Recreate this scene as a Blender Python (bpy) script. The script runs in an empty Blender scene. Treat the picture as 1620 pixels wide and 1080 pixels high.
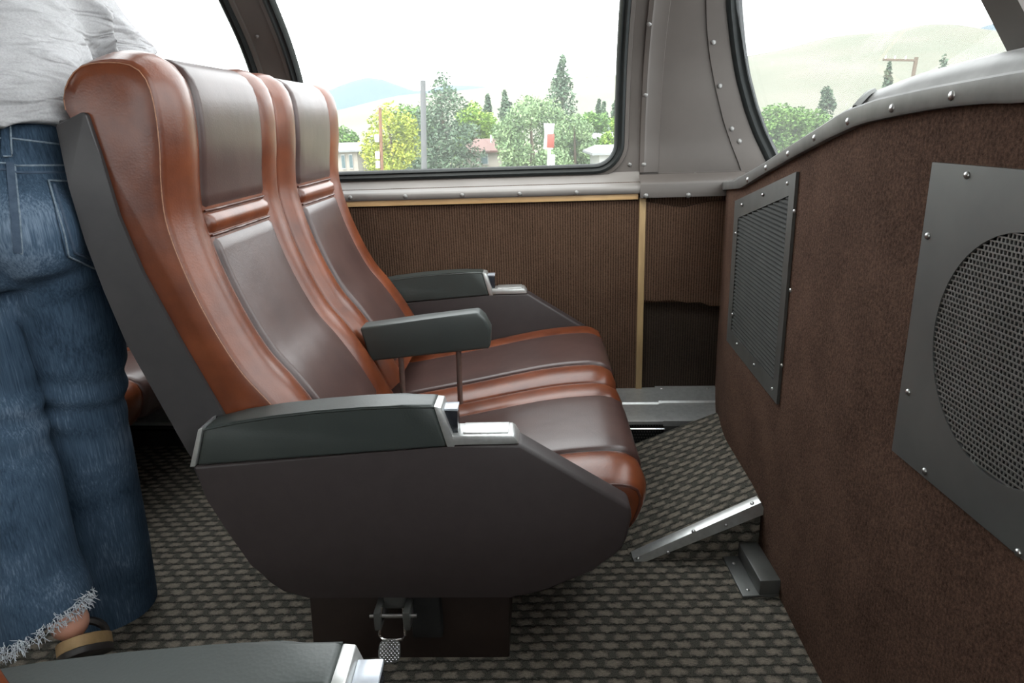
import bpy, bmesh, math, random
from mathutils import Vector, Matrix
from mathutils.bvhtree import BVHTree
random.seed(7)
SC = bpy.context.scene
COL = SC.collection

# ------------------------------------------------------------------ camera, world, sun, exposure
FPX = 1100.0; PITCH = math.radians(17.2); ROLL = math.radians(2.0); CAMZ = 1.05
cR, sR, cP, sP = math.cos(ROLL), math.sin(ROLL), math.cos(PITCH), math.sin(PITCH)
CAMP = Vector((0, 0, CAMZ))
r0 = Vector((1, 0, 0)); up0 = Vector((0, sP, cP)); fw0 = Vector((0, cP, -sP))
cam = bpy.data.cameras.new('camera'); camo = bpy.data.objects.new('camera', cam); COL.objects.link(camo)
cam.sensor_width = 36; cam.lens = 36 * FPX / 1620; cam.clip_start = 0.03; cam.clip_end = 12000
ax = r0 * cR - up0 * sR; ay = r0 * sR + up0 * cR; az = -fw0
M4 = Matrix((ax, ay, az)).transposed().to_4x4(); M4.translation = CAMP
camo.matrix_world = M4
SC.camera = camo

world = bpy.data.worlds.new('sky'); SC.world = world; world.use_nodes = True
wb = world.node_tree.nodes['Background']; wb.inputs[0].default_value = (0.96, 0.98, 1.0, 1); wb.inputs[1].default_value = 5.0
sl = bpy.data.lights.new('sun', 'SUN'); sl.energy = 5.0; sl.angle = math.radians(25); sl.color = (1, 0.96, 0.9)
so = bpy.data.objects.new('sun', sl); COL.objects.link(so)
so.rotation_euler = Vector((0.30, 0.62, -1.0)).to_track_quat('-Z', 'Y').to_euler()
SC.view_settings.view_transform = 'Standard'; SC.view_settings.look = 'None'
SC.view_settings.gamma = 1; SC.view_settings.use_curve_mapping = False
SC.view_settings.exposure = 0.15

# ------------------------------------------------------------------ pixel rays (1620 x 1080)
def ray(x, y):
    dx, dy = x - 810, y - 540
    u = dx * cR - dy * sR; v = dx * sR + dy * cR
    return (fw0 * FPX + r0 * u - up0 * v) / FPX
def at_y(x, y, Y):
    r = ray(x, y); return CAMP + r * (Y / r.y)
def at_z(x, y, Z):
    r = ray(x, y); return CAMP + r * ((Z - CAMZ) / r.z)
def hitf(x, y, fn, t0=0.2, t1=6.0):
    r = ray(x, y); a, b = t0, t1; fa = fn(CAMP + r * a)
    n = 60; prev = a
    for k in range(1, n + 1):
        t = t0 + (t1 - t0) * k / n; ft = fn(CAMP + r * t)
        if (ft > 0) != (fa > 0):
            a, b = prev, t; break
        prev = t
    for _ in range(40):
        m = (a + b) / 2
        if (fn(CAMP + r * m) > 0) == (fa > 0): a = m
        else: b = m
    return CAMP + r * a
SEAT_A = math.radians(-2.5); SEAT_Y = 1.13
def seat_px(x, y, yl):
    r = ray(x, y); ca, sa = math.cos(SEAT_A), math.sin(SEAT_A)
    t = (yl + ca * SEAT_Y) / (-sa * r.x + ca * r.y)
    w = CAMP + r * t
    return (ca * w.x + sa * (w.y - SEAT_Y), w.z)

# ------------------------------------------------------------------ materials
MATS = {}
class NT:
    def __init__(s, m):
        s.t = m.node_tree; s.n = s.t.nodes; s.b = s.n['Principled BSDF']
    def new(s, kind, **kw):
        n = s.n.new(kind)
        for k, v in kw.items(): setattr(n, k, v)
        return n
    def link(s, a, b): s.t.links.new(a, b)
    def m(s, op, a, b=None, clamp=False):
        n = s.n.new('ShaderNodeMath'); n.operation = op; n.use_clamp = clamp
        for i, v in enumerate((a, b)):
            if v is None: continue
            if isinstance(v, (int, float)): n.inputs[i].default_value = v
            else: s.link(v, n.inputs[i])
        return n.outputs[0]
    def co(s, scale=(1, 1, 1), rot=(0, 0, 0)):
        tc = s.new('ShaderNodeTexCoord'); mp = s.new('ShaderNodeMapping')
        mp.inputs['Scale'].default_value = scale; mp.inputs['Rotation'].default_value = rot
        s.link(tc.outputs['Object'], mp.inputs[0]); return mp.outputs[0]
    def noise(s, vec, scale, detail=3, rough=0.5, dist=0.0):
        n = s.new('ShaderNodeTexNoise'); n.inputs['Scale'].default_value = scale
        n.inputs['Detail'].default_value = detail; n.inputs['Roughness'].default_value = rough; n.inputs['Distortion'].default_value = dist
        s.link(vec, n.inputs['Vector']); return n.outputs['Fac']
    def ramp(s, fac, stops):
        n = s.new('ShaderNodeValToRGB'); cr = n.color_ramp
        while len(cr.elements) < len(stops): cr.elements.new(0.5)
        for e, (p, c) in zip(cr.elements, stops):
            e.position = p; e.color = (*c, 1)
        s.link(fac, n.inputs[0]); return n.outputs[0]
    def bump(s, h, strength, dist, prev=None):
        n = s.new('ShaderNodeBump'); n.inputs['Strength'].default_value = strength; n.inputs['Distance'].default_value = dist
        s.link(h, n.inputs['Height'])
        if prev is not None: s.link(prev, n.inputs['Normal'])
        return n.outputs[0]
    def out(s, col=None, nor=None, rough=None):
        if col is not None: s.link(col, s.b.inputs['Base Color'])
        if nor is not None: s.link(nor, s.b.inputs['Normal'])
        if rough is not None: s.link(rough, s.b.inputs['Roughness'])

def base_mat(name, col=(0.5, 0.5, 0.5), rough=0.5, metal=0.0, spec=0.5):
    m = bpy.data.materials.new(name); m.use_nodes = True; MATS[name] = m
    t = NT(m); t.b.inputs['Base Color'].default_value = (*col, 1); t.b.inputs['Roughness'].default_value = rough
    t.b.inputs['Metallic'].default_value = metal; t.b.inputs['Specular IOR Level'].default_value = spec
    return m, t
def mottled(name, c1, c2, scale, rough=0.5, metal=0.0, bump=0.0, bscale=300, bdist=0.001, stretch=(1, 1, 1), spec=0.5):
    m, t = base_mat(name, c1, rough, metal, spec)
    v = t.co(stretch); f = t.noise(v, scale, 4, 0.6)
    col = t.ramp(f, [(0.35, c1), (0.65, c2)])
    nor = t.bump(t.noise(v, bscale, 3, 0.6), bump, bdist) if bump else None
    t.out(col, nor); return m

def leather(name, c1, c2, rough):
    m, t = base_mat(name, c1, rough)
    v = t.co(); f = t.noise(v, 9, 4, 0.6)
    vo = t.new('ShaderNodeTexVoronoi'); vo.inputs['Scale'].default_value = 260; t.link(v, vo.inputs['Vector'])
    n1 = t.bump(vo.outputs['Distance'], 0.10, 0.001)
    n2 = t.bump(t.noise(v, 16, 1), 0.18, 0.004, n1)
    t.out(t.ramp(f, [(0.3, c1), (0.7, c2)]), n2)
    r = t.m('ADD', t.m('MULTIPLY', t.noise(v, 8, 2), 0.08), rough - 0.04); t.out(rough=r)
    return m
leather('tan_leather', (0.078, 0.018, 0.0065), (0.165, 0.044, 0.016), 0.31)
leather('brown_leather', (0.046, 0.024, 0.021), (0.066, 0.035, 0.030), 0.33)
leather('pad_vinyl', (0.030, 0.036, 0.034), (0.036, 0.043, 0.040), 0.42)
mottled('side_vinyl', (0.027, 0.020, 0.020), (0.032, 0.024, 0.024), 30, 0.5, bump=0.12, bscale=500)
mottled('shell_plastic', (0.030, 0.028, 0.029), (0.037, 0.034, 0.035), 20, 0.45, bump=0.1, bscale=500)
mottled('thread', (0.26, 0.12, 0.07), (0.34, 0.17, 0.10), 200, 0.6)
mottled('dark_piping', (0.05, 0.014, 0.008), (0.07, 0.02, 0.012), 100, 0.4)
mottled('black_rubber', (0.008, 0.010, 0.010), (0.012, 0.014, 0.014), 40, 0.55, spec=0.25)
mottled('black_void', (0.006, 0.006, 0.006), (0.01, 0.01, 0.01), 40, 0.8)
mottled('aluminium', (0.55, 0.56, 0.55), (0.64, 0.65, 0.64), 60, 0.33, 0.75, bump=0.03, bscale=200)
mottled('brushed_steel', (0.135, 0.14, 0.135), (0.165, 0.17, 0.162), 6, 0.42, 0.6, bump=0.02, bscale=60)
mottled('vent_grey', (0.085, 0.086, 0.081), (0.105, 0.106, 0.10), 20, 0.42, 0.4, bump=0.05, bscale=300)
mottled('louvre_grey', (0.028, 0.029, 0.027), (0.036, 0.037, 0.034), 20, 0.75, 0.0, spec=0.2)
mottled('mesh_metal', (0.19, 0.19, 0.18), (0.23, 0.23, 0.22), 20, 0.38, 0.6)
mottled('chrome', (0.75, 0.75, 0.75), (0.82, 0.82, 0.82), 50, 0.16, 1.0)
mottled('painted_metal', (0.066, 0.056, 0.050), (0.076, 0.065, 0.058), 5, 0.5, bump=0.06, bscale=90)
mottled('sill_metal', (0.135, 0.124, 0.115), (0.155, 0.143, 0.134), 6, 0.45, bump=0.05, bscale=60)
mottled('rim_metal', (0.15, 0.147, 0.142), (0.23, 0.226, 0.218), 9, 0.42, 0.55, bump=0.15, bscale=50)
mottled('screw_metal', (0.4, 0.4, 0.4), (0.55, 0.55, 0.54), 60, 0.3, 1.0)
mottled('bronze_post', (0.20, 0.15, 0.13), (0.24, 0.18, 0.16), 40, 0.35, 0.7)
mottled('base_brown', (0.018, 0.011, 0.009), (0.024, 0.015, 0.012), 20, 0.5)
mottled('light_wood', (0.50, 0.31, 0.14), (0.62, 0.41, 0.2), 30, 0.5, bump=0.1, stretch=(0.2, 1, 1))
mottled('old_wood', (0.26, 0.17, 0.08), (0.36, 0.25, 0.12), 30, 0.6, stretch=(1, 1, 0.15))
mottled('button_dark', (0.012, 0.014, 0.018), (0.018, 0.02, 0.025), 40, 0.2)
mottled('button_top', (0.42, 0.45, 0.5), (0.5, 0.53, 0.58), 40, 0.25, 0.3)
mottled('ceiling_paint', (0.45, 0.43, 0.4), (0.5, 0.48, 0.45), 5, 0.6)
mottled('skin', (0.56, 0.28, 0.2), (0.62, 0.33, 0.25), 12, 0.5)
mottled('hair_brown', (0.06, 0.035, 0.02), (0.1, 0.06, 0.035), 60, 0.5, stretch=(1, 1, 0.1))
mottled('sole_tan', (0.25, 0.16, 0.07), (0.33, 0.21, 0.1), 30, 0.7)
mottled('sandal_dark', (0.02, 0.017, 0.016), (0.035, 0.03, 0.028), 30, 0.6)
mottled('fray_white', (0.55, 0.6, 0.66), (0.75, 0.78, 0.82), 100, 0.9)
mottled('trunk_bark', (0.09, 0.065, 0.045), (0.13, 0.1, 0.07), 8, 0.9)
mottled('pole_wood', (0.13, 0.06, 0.03), (0.17, 0.08, 0.042), 4, 0.8)
mottled('pole_grey', (0.07, 0.073, 0.078), (0.09, 0.093, 0.098), 4, 0.6)
mottled('wall_cream', (0.25, 0.225, 0.195), (0.29, 0.265, 0.235), 2, 0.8)
mottled('wall_white', (0.36, 0.36, 0.36), (0.4, 0.4, 0.4), 2, 0.8)
mottled('roof_red', (0.085, 0.042, 0.034), (0.105, 0.054, 0.044), 2, 0.8)
mottled('roof_pale', (0.17, 0.18, 0.19), (0.2, 0.21, 0.22), 2, 0.6)
mottled('house_glass', (0.05, 0.09, 0.1), (0.07, 0.11, 0.12), 2, 0.15)
mottled('sign_white', (0.75, 0.75, 0.75), (0.8, 0.8, 0.8), 2, 0.5)
mottled('sign_red', (0.2, 0.035, 0.02), (0.23, 0.045, 0.028), 2, 0.5)
mottled('car_paint', (0.2, 0.21, 0.22), (0.22, 0.23, 0.24), 2, 0.25)
mottled('ground_grass', (0.10, 0.12, 0.055), (0.16, 0.15, 0.09), 0.15, 0.95)
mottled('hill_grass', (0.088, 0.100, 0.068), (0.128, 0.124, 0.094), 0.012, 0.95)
mottled('hill_haze', (0.062, 0.096, 0.118), (0.078, 0.110, 0.132), 0.004, 0.95)  # distance haze put into the base colour of the mountains
for nm, a, b in (('leaf_green', (0.05, 0.12, 0.025), (0.12, 0.22, 0.045)), ('leaf_yellow', (0.16, 0.22, 0.02), (0.32, 0.34, 0.03)),
                 ('leaf_conifer', (0.045, 0.085, 0.05), (0.09, 0.14, 0.08)), ('leaf_willow', (0.10, 0.17, 0.075), (0.18, 0.26, 0.12)),
                 ('leaf_bright', (0.10, 0.2, 0.02), (0.2, 0.31, 0.04))):
    mottled(nm, a, b, 0.9, 0.8)

def carpet_weave():
    m, t = base_mat('weave_carpet', (0.1, 0.1, 0.09), 0.95, spec=0.1)
    v = t.co((1, 1, 1), (0, 0, math.radians(1.5)))
    ns = t.new('ShaderNodeTexNoise'); ns.inputs['Scale'].default_value = 95; ns.inputs['Detail'].default_value = 2; t.link(v, ns.inputs['Vector'])
    va = t.new('ShaderNodeVectorMath', operation='SCALE'); va.inputs['Scale'].default_value = 0.015
    vs = t.new('ShaderNodeVectorMath', operation='SUBTRACT'); vs.inputs[1].default_value = (0.5, 0.5, 0.5)
    t.link(ns.outputs['Color'], vs.inputs[0]); t.link(vs.outputs[0], va.inputs[0])
    vb = t.new('ShaderNodeVectorMath', operation='ADD'); t.link(v, vb.inputs[0]); t.link(va.outputs[0], vb.inputs[1])
    sx = t.new('ShaderNodeSeparateXYZ'); t.link(vb.outputs[0], sx.inputs[0])
    PR, PC = 0.0255, 0.051
    ry = t.m('DIVIDE', sx.outputs[1], PR); row = t.m('FLOOR', ry); fy = t.m('SUBTRACT', t.m('SUBTRACT', ry, row), 0.5)
    par = t.m('MODULO', t.m('ABSOLUTE', row), 2.0)
    rx = t.m('ADD', t.m('DIVIDE', sx.outputs[0], PC), t.m('MULTIPLY', par, 0.5))
    fx = t.m('SUBTRACT', t.m('FRACT', rx), 0.5)
    ex = t.m('POWER', t.m('DIVIDE', t.m('ABSOLUTE', fx), 0.36), 3.0)
    ey = t.m('POWER', t.m('DIVIDE', t.m('ABSOLUTE', fy), 0.40), 3.0)
    d = t.m('ADD', ex, ey)
    mask = t.m('MULTIPLY', t.m('SUBTRACT', 1.45, t.m('ADD', d, t.m('MULTIPLY', t.noise(v, 260, 2, 0.7), 0.5))), 0.9, True)
    line = t.m('MULTIPLY', t.m('SUBTRACT', t.m('ABSOLUTE', fy), 0.40), 12.0, True)
    fine = t.noise(v, 620, 3, 0.7); fib = t.noise(t.co((1, 7, 1)), 90, 3, 0.7)
    light = t.ramp(t.m('ADD', t.m('MULTIPLY', fib, 0.5), t.m('MULTIPLY', fine, 0.5)), [(0.36, (0.070, 0.059, 0.047)), (0.62, (0.28, 0.243, 0.200))])
    dark = t.ramp(fine, [(0.38, (0.018, 0.018, 0.015)), (0.62, (0.118, 0.111, 0.095))])
    mx = t.new('ShaderNodeMix', data_type='RGBA'); t.link(mask, mx.inputs[0]); t.link(dark, mx.inputs[6]); t.link(light, mx.inputs[7])
    m2 = t.new('ShaderNodeMix', data_type='RGBA'); t.link(t.m('MULTIPLY', line, 0.85), m2.inputs[0]); t.link(mx.outputs[2], m2.inputs[6]); m2.inputs[7].default_value = (0.014, 0.014, 0.011, 1)
    n1 = t.bump(mask, 0.8, 0.004); n2 = t.bump(fine, 0.6, 0.002, n1)
    t.out(m2.outputs[2], n2)
carpet_weave()
def rib_carpet(name, c1, c2, rib, dirx):
    m, t = base_mat(name, c1, 0.95, spec=0.08)
    v = t.co(); sx = t.new('ShaderNodeSeparateXYZ'); t.link(v, sx.inputs[0])
    h = t.m('ADD', t.m('MULTIPLY', t.m('SINE', t.m('MULTIPLY', sx.outputs[dirx], 2 * math.pi / 0.0085)), 0.5), 0.5)
    fz = t.noise(v, 210, 4, 0.75); big = t.noise(v, 7, 3, 0.6)
    mixv = t.m('ADD', t.m('MULTIPLY', h, rib), t.m('ADD', t.m('MULTIPLY', fz, 0.75), t.m('MULTIPLY', big, 0.25)))
    lo = 0.34 + rib * 0.2
    t.out(t.ramp(mixv, [(lo, c1), (lo + 0.3 + rib * 0.5, c2)]), t.bump(mixv, 0.7, 0.003))
rib_carpet('rib_wall_carpet', (0.026, 0.015, 0.010), (0.100, 0.060, 0.040), 0.35, 0)
rib_carpet('shaded_carpet', (0.012, 0.009, 0.007), (0.040, 0.029, 0.022), 0.3, 0)  # wall carpet darkened for the shade in the recess
rib_carpet('bulkhead_carpet', (0.030, 0.016, 0.011), (0.125, 0.074, 0.053), 0.03, 1)
def denim():
    m, t = base_mat('denim', (0.06, 0.1, 0.16), 0.85, spec=0.15)
    v = t.co(); big = t.noise(v, 5, 3, 0.6); st = t.noise(t.co((1, 1, 0.016)), 330, 2, 0.7); tw = t.noise(t.co((1, 1, 0.5)), 500, 2, 0.7)
    f = t.m('ADD', t.m('MULTIPLY', big, 0.62), t.m('MULTIPLY', st, 0.40))
    t.out(t.ramp(f, [(0.40, (0.022, 0.040, 0.066)), (0.56, (0.052, 0.086, 0.132)), (0.72, (0.17, 0.225, 0.30))]), t.bump(t.m('ADD', st, tw), 0.2, 0.001))
denim()
mottled('denim_dark', (0.035, 0.058, 0.095), (0.06, 0.09, 0.135), 60, 0.85)
mottled('denim_pale', (0.11, 0.15, 0.19), (0.21, 0.26, 0.31), 150, 0.85)
def shirt():
    m, t = base_mat('grey_jersey', (0.55, 0.55, 0.58), 0.9, spec=0.1)
    v = t.co((0.7, 1.2, 4.0), (0.0, math.radians(28), 0.0)); f = t.noise(v, 9, 2, 0.55, 0.6)
    fine = t.noise(t.co(), 300, 3, 0.7)
    t.out(t.ramp(fine, [(0.3, (0.34, 0.335, 0.345)), (0.7, (0.45, 0.445, 0.455))]), t.bump(f, 0.75, 0.03))
shirt()
def glass():
    m = bpy.data.materials.new('window_glass'); m.use_nodes = True; MATS['window_glass'] = m
    n = m.node_tree.nodes; n.clear(); L = m.node_tree.links
    o = n.new('ShaderNodeOutputMaterial'); mx = n.new('ShaderNodeMixShader'); tr = n.new('ShaderNodeBsdfTransparent'); gl = n.new('ShaderNodeBsdfGlossy')
    lw = n.new('ShaderNodeLayerWeight'); lw.inputs[0].default_value = 0.15
    mm = n.new('ShaderNodeMath'); mm.operation = 'MULTIPLY'; mm.inputs[1].default_value = 0.22
    tr.inputs[0].default_value = (0.93, 0.96, 0.95, 1); tl = n.new('ShaderNodeBsdfTranslucent'); tl.inputs[0].default_value = (0.9, 0.93, 0.95, 1); m0 = n.new('ShaderNodeMixShader'); m0.inputs[0].default_value = 0.05; gl.inputs['Roughness'].default_value = 0.02
    L.new(lw.outputs['Fresnel'], mm.inputs[0]); L.new(mm.outputs[0], mx.inputs[0]); L.new(tr.outputs[0], m0.inputs[1]); L.new(tl.outputs[0], m0.inputs[2]); L.new(m0.outputs[0], mx.inputs[1]); L.new(gl.outputs[0], mx.inputs[2]); L.new(mx.outputs[0], o.inputs[0])
glass()

# ------------------------------------------------------------------ mesh helpers
def finish(me, mat, sharp=40):
    if isinstance(mat, str): mat = MATS[mat]
    me.materials.append(mat)
    me.polygons.foreach_set('use_smooth', [True] * len(me.polygons))
    if sharp: me.set_sharp_from_angle(angle=math.radians(sharp))
    me.update()
def link(name, me, parent=None):
    o = bpy.data.objects.new(name, me); COL.objects.link(o)
    if parent is not None: o.parent = parent
    return o
def mesh(name, verts, faces, mat, parent=None, sharp=40):
    me = bpy.data.meshes.new(name); me.from_pydata([tuple(v) for v in verts], [], faces)
    bm = bmesh.new(); bm.from_mesh(me); bmesh.ops.recalc_face_normals(bm, faces=bm.faces); bm.to_mesh(me); bm.free()
    finish(me, mat, sharp); return link(name, me, parent)
def from_bm(name, bm, mat, parent=None, sharp=40):
    bmesh.ops.recalc_face_normals(bm, faces=bm.faces)
    me = bpy.data.meshes.new(name); bm.to_mesh(me); bm.free(); finish(me, mat, sharp); return link(name, me, parent)
def add_prism(bm, poly, fn, h0, h1, bevel=0.0, seg=2):
    a = [bm.verts.new(fn(p[0], p[1], h0)) for p in poly]; b = [bm.verts.new(fn(p[0], p[1], h1)) for p in poly]
    n = len(poly); fs = [bm.faces.new(a), bm.faces.new(b[::-1])]
    for i in range(n): fs.append(bm.faces.new((a[i], b[i], b[(i + 1) % n], a[(i + 1) % n])))
    if bevel:
        es = [e for f in fs[:2] for e in f.edges]
        for i in range(n):
            p, q, r = Vector(poly[i - 1]), Vector(poly[i]), Vector(poly[(i + 1) % n])
            d1, d2 = q - p, r - q
            if d1.length and d2.length and d1.angle(d2) > 0.6:
                e = bm.edges.get((a[i], b[i])); es.append(e)
        bmesh.ops.bevel(bm, geom=list(set(es)), offset=bevel, segments=seg, affect='EDGES', clamp_overlap=True, profile=0.5)
def prism(name, poly, fn, h0, h1, mat, parent=None, bevel=0.0, seg=2, sharp=40):
    bm = bmesh.new(); add_prism(bm, poly, fn, h0, h1, bevel, seg); return from_bm(name, bm, mat, parent, sharp)
XZ = lambda x, z, y: (x, y, z)
XY = lambda x, y, z: (x, y, z)
YZ = lambda y, z, x: (x, y, z)
def rect(a0, a1, b0, b1): return [(a0, b0), (a1, b0), (a1, b1), (a0, b1)]
def add_box(bm, c, s, rot=None, bevel=0.0):
    r = bmesh.ops.create_cube(bm, size=1.0); vs = r['verts']
    Mx = Matrix.Translation(c) @ (rot.to_4x4() if rot is not None else Matrix.Identity(4)) @ Matrix.Diagonal((*s, 1))
    bmesh.ops.transform(bm, matrix=Mx, verts=vs)
    if bevel:
        es = list({e for v in vs for e in v.link_edges})
        bmesh.ops.bevel(bm, geom=es, offset=bevel, segments=2, affect='EDGES', clamp_overlap=True, profile=0.5)
def box(name, c, s, mat, parent=None, rot=None, bevel=0.0):
    bm = bmesh.new(); add_box(bm, c, s, rot, bevel); return from_bm(name, bm, mat, parent)
def tube_data(path, rad, n=8, closed=False):
    P = [Vector(p) for p in path]; V = []; Fc = []; m = len(P)
    for i, p in enumerate(P):
        if closed: t = P[(i + 1) % m] - P[i - 1]
        else: t = P[min(i + 1, m - 1)] - P[max(i - 1, 0)]
        if t.length < 1e-9: t = Vector((0, 0, 1))
        t.normalize(); u = Vector((0.13, 0.21, 0.97)) if abs(t.z) < 0.9 else Vector((1, 0.1, 0))
        a = t.cross(u).normalized(); b = t.cross(a)
        r = rad[i] if isinstance(rad, (list, tuple)) else rad
        for k in range(n):
            q = 2 * math.pi * k / n; V.append(p + a * math.cos(q) * r + b * math.sin(q) * r)
    for i in range(m if closed else m - 1):
        j = (i + 1) % m
        for k in range(n): Fc.append((i * n + k, i * n + (k + 1) % n, j * n + (k + 1) % n, j * n + k))
    if not closed: Fc.append(tuple(range(n))[::-1]); Fc.append(tuple((m - 1) * n + k for k in range(n)))
    return V, Fc
def tube(name, path, rad, mat, parent=None, n=8, closed=False):
    V, Fc = tube_data(path, rad, n, closed); return mesh(name, V, Fc, mat, parent, 60)
def grid_mesh(name, rows, mat, parent=None, closed_u=False, sharp=40, keep=None):
    nu = len(rows[0]); V = [p for r in rows for p in r]; Fc = []
    for i in range(len(rows) - 1):
        for k in range(nu if closed_u else nu - 1):
            if keep and not keep(i, k): continue
            Fc.append((i * nu + k, i * nu + (k + 1) % nu, (i + 1) * nu + (k + 1) % nu, (i + 1) * nu + k))
    return mesh(name, V, Fc, mat, parent, sharp)
def catmull(pts, n):
    P = [Vector((*p, 0)) if len(p) == 2 else Vector(p) for p in pts]; Q = []
    for i in range(len(P) - 1):
        p0, p1, p2, p3 = P[max(i - 1, 0)], P[i], P[i + 1], P[min(i + 2, len(P) - 1)]
        for k in range(12):
            t = k / 12; Q.append(0.5 * ((2 * p1) + (p2 - p0) * t + (2 * p0 - 5 * p1 + 4 * p2 - p3) * t * t + (3 * p1 - p0 - 3 * p2 + p3) * t ** 3))
    Q.append(P[-1]); L = [0]
    for a, b in zip(Q, Q[1:]): L.append(L[-1] + (b - a).length)
    out = []; j = 0
    for k in range(n):
        s = L[-1] * k / (n - 1)
        while j < len(L) - 2 and L[j + 1] < s: j += 1
        f = (s - L[j]) / max(L[j + 1] - L[j], 1e-9); out.append(Q[j].lerp(Q[j + 1], min(f, 1)))
    return out
def interp(x, tab):
    if x <= tab[0][0]: return tab[0][1]
    for (a, b), (c, d) in zip(tab, tab[1:]):
        if x <= c: return b + (d - b) * (x - a) / (c - a)
    return tab[-1][1]
def tag(o, label=None, cat=None, group=None, kind=None):
    if label: o['label'] = label
    if cat: o['category'] = cat
    if group: o['group'] = group
    if kind: o['kind'] = kind
    return o
def thing(name, loc=(0, 0, 0), rz=0.0):
    o = bpy.data.objects.new(name, None); COL.objects.link(o); o.location = loc; o.rotation_euler = (0, 0, rz); o.empty_display_size = 0.1; return o
def dome_me(name, mat):
    bm = bmesh.new(); bmesh.ops.create_uvsphere(bm, u_segments=10, v_segments=6, radius=1.0)
    bmesh.ops.transform(bm, matrix=Matrix.Diagonal((1, 1, 0.62, 1)), verts=bm.verts)
    me = bpy.data.meshes.new(name); bm.to_mesh(me); bm.free(); finish(me, mat, 0); return me
SCREW_ME = dome_me('screw', 'screw_metal'); RIVET_ME = dome_me('rivet', 'rim_metal')
def stud(name, me, pos, nrm, r, parent):
    o = link(name, me, parent)
    o.location = pos; o.rotation_euler = Vector(nrm).to_track_quat('Z', 'Y').to_euler(); o.scale = (r, r, r); return o

# ================================================================== STRUCTURE
floor = mesh('floor', [(-4.2, -0.95, 0), (1.0, -0.95, 0), (1.0, 2.85, 0), (-4.2, 2.85, 0)], [(0, 1, 2, 3)], 'weave_carpet')
tag(floor, 'grey and black basket weave carpet on the car floor', 'floor', kind='structure')

# --- side wall frame: a = metres left of the front corner, n = metres towards the camera
WC = Vector((0.724, 2.33, 0)); WD = Vector((-1, 0.08, 0)).normalized(); WN = Vector((-0.08, -1, 0)).normalized()
def W(a, z, n=0.0): return WC + WD * a + WN * n + Vector((0, 0, z))
def w_px(x, y, n=0.0):
    p = hitf(x, y, lambda P: (P - WC).dot(WN) - n); return (p - WC).dot(WD), p.z
PROF = [(0.70, -0.06), (0.90, -0.06), (1.0, -0.058), (1.12, -0.035), (1.23, 0.0), (1.33, 0.06), (1.42, 0.14), (1.55, 0.27), (1.7, 0.46), (1.85, 0.72), (1.97, 1.05), (2.03, 1.35)]
PROFS = catmull(PROF, 120)
PTAB = [(p.x, p.y) for p in PROFS]
def pn(z): return interp(z, PTAB)
def S(a, z, lift=0.0):
    dz = 0.004; tn = Vector((2 * dz, 0, pn(z + dz) - pn(z - dz)))     # (dz, , dn)
    nz, nn = -tn.z, tn.x; l = math.hypot(nz, nn); nz, nn = nz / l, nn / l
    return W(a, z + nz * lift, pn(z) + nn * lift)
def s_px(x, y):
    p = hitf(x, y, lambda P: (P - WC).dot(WN) - pn(P.z)); return (p - WC).dot(WD), p.z

# --- front bulkhead plan
def BX(d):
    x = 0.578
    if d > 1.1: x += 0.055 * (d - 1.1)
    if d > 1.85: x += min((d - 1.85), 0.48) ** 1.5 * 0.235
    return x
def B(d, z, lift=0.0): return Vector((BX(d) - lift, d, z))
def b_px(x, y, lift=0.0):
    p = hitf(x, y, lambda P: P.x - BX(P.y) + lift); return p.y, p.z

# lower side wall
ZL = 0.80
aP, _ = w_px(1013, 450)             # wooden post
wall = grid_mesh('wall_side', [[W(a, z) for a in (-0.35, 5.0)] for z in (0.0, 0.86)], 'rib_wall_carpet')
tag(wall, 'dark brown ribbed carpet wall below the side windows', 'wall', kind='structure')
# carpet sheets on the wall
zt0 = w_px(800, 322)[1]
sheet = prism('carpet_sheet', rect(aP + 0.012, 5.0, 0.02, zt0), lambda a, z, n: W(a, z, n), 0.001, 0.016, 'rib_wall_carpet', wall)
pts = []
for px, py in ((1019, 474), (1040, 476), (1062, 473), (1085, 478), (1108, 477), (1122, 483)):
    pts.append(w_px(px, py, 0.016))
pts = [(aP - 0.012, pts[0][1])] + pts + [(0.002, pts[-1][1])]
top = []
for px, py in ((1124, 318), (1100, 323), (1080, 328), (1060, 325), (1035, 321), (1019, 318)):
    top.append(w_px(px, py, 0.016))
upper = prism('carpet_sheet', pts + [(0.002, top[0][1])] + top + [(aP - 0.012, top[-1][1])], lambda a, z, n: W(a, z, n), 0.001, 0.022, 'rib_wall_carpet', wall)
recess_shade = prism('carpet_shade', [(0.002, 0.02), (0.002, min(p[1] for p in pts) + 0.01), (aP - 0.012, min(p[1] for p in pts) + 0.01), (aP - 0.012, 0.02)], lambda a, z, n: W(a, z, n), 0.0005, 0.003, 'shaded_carpet', wall)  # shade below the thick upper sheet, painted as a darker carpet layer
post = prism('wood_post', rect(aP - 0.011, aP + 0.011, 0.12, zt0 + 0.01), lambda a, z, n: W(a, z, n), 0.0, 0.022, 'old_wood', wall, 0.002)
post['label'] = 'narrow bare wooden batten between the carpet sheets'

# light wood strip under the sill
za, zb = w_px(800, 321, 0.03)[1], w_px(800, 312, 0.03)[1]
aE = w_px(1010, 316, 0.03)[0]
strip = prism('trim_1', rect(aE, 5.0, za, zb), lambda a, z, n: W(a, z, n), 0.0, 0.026, 'light_wood', None, 0.001)
tag(strip, 'thin pale wooden strip under the grey window sill', 'trim', kind='structure')
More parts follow.
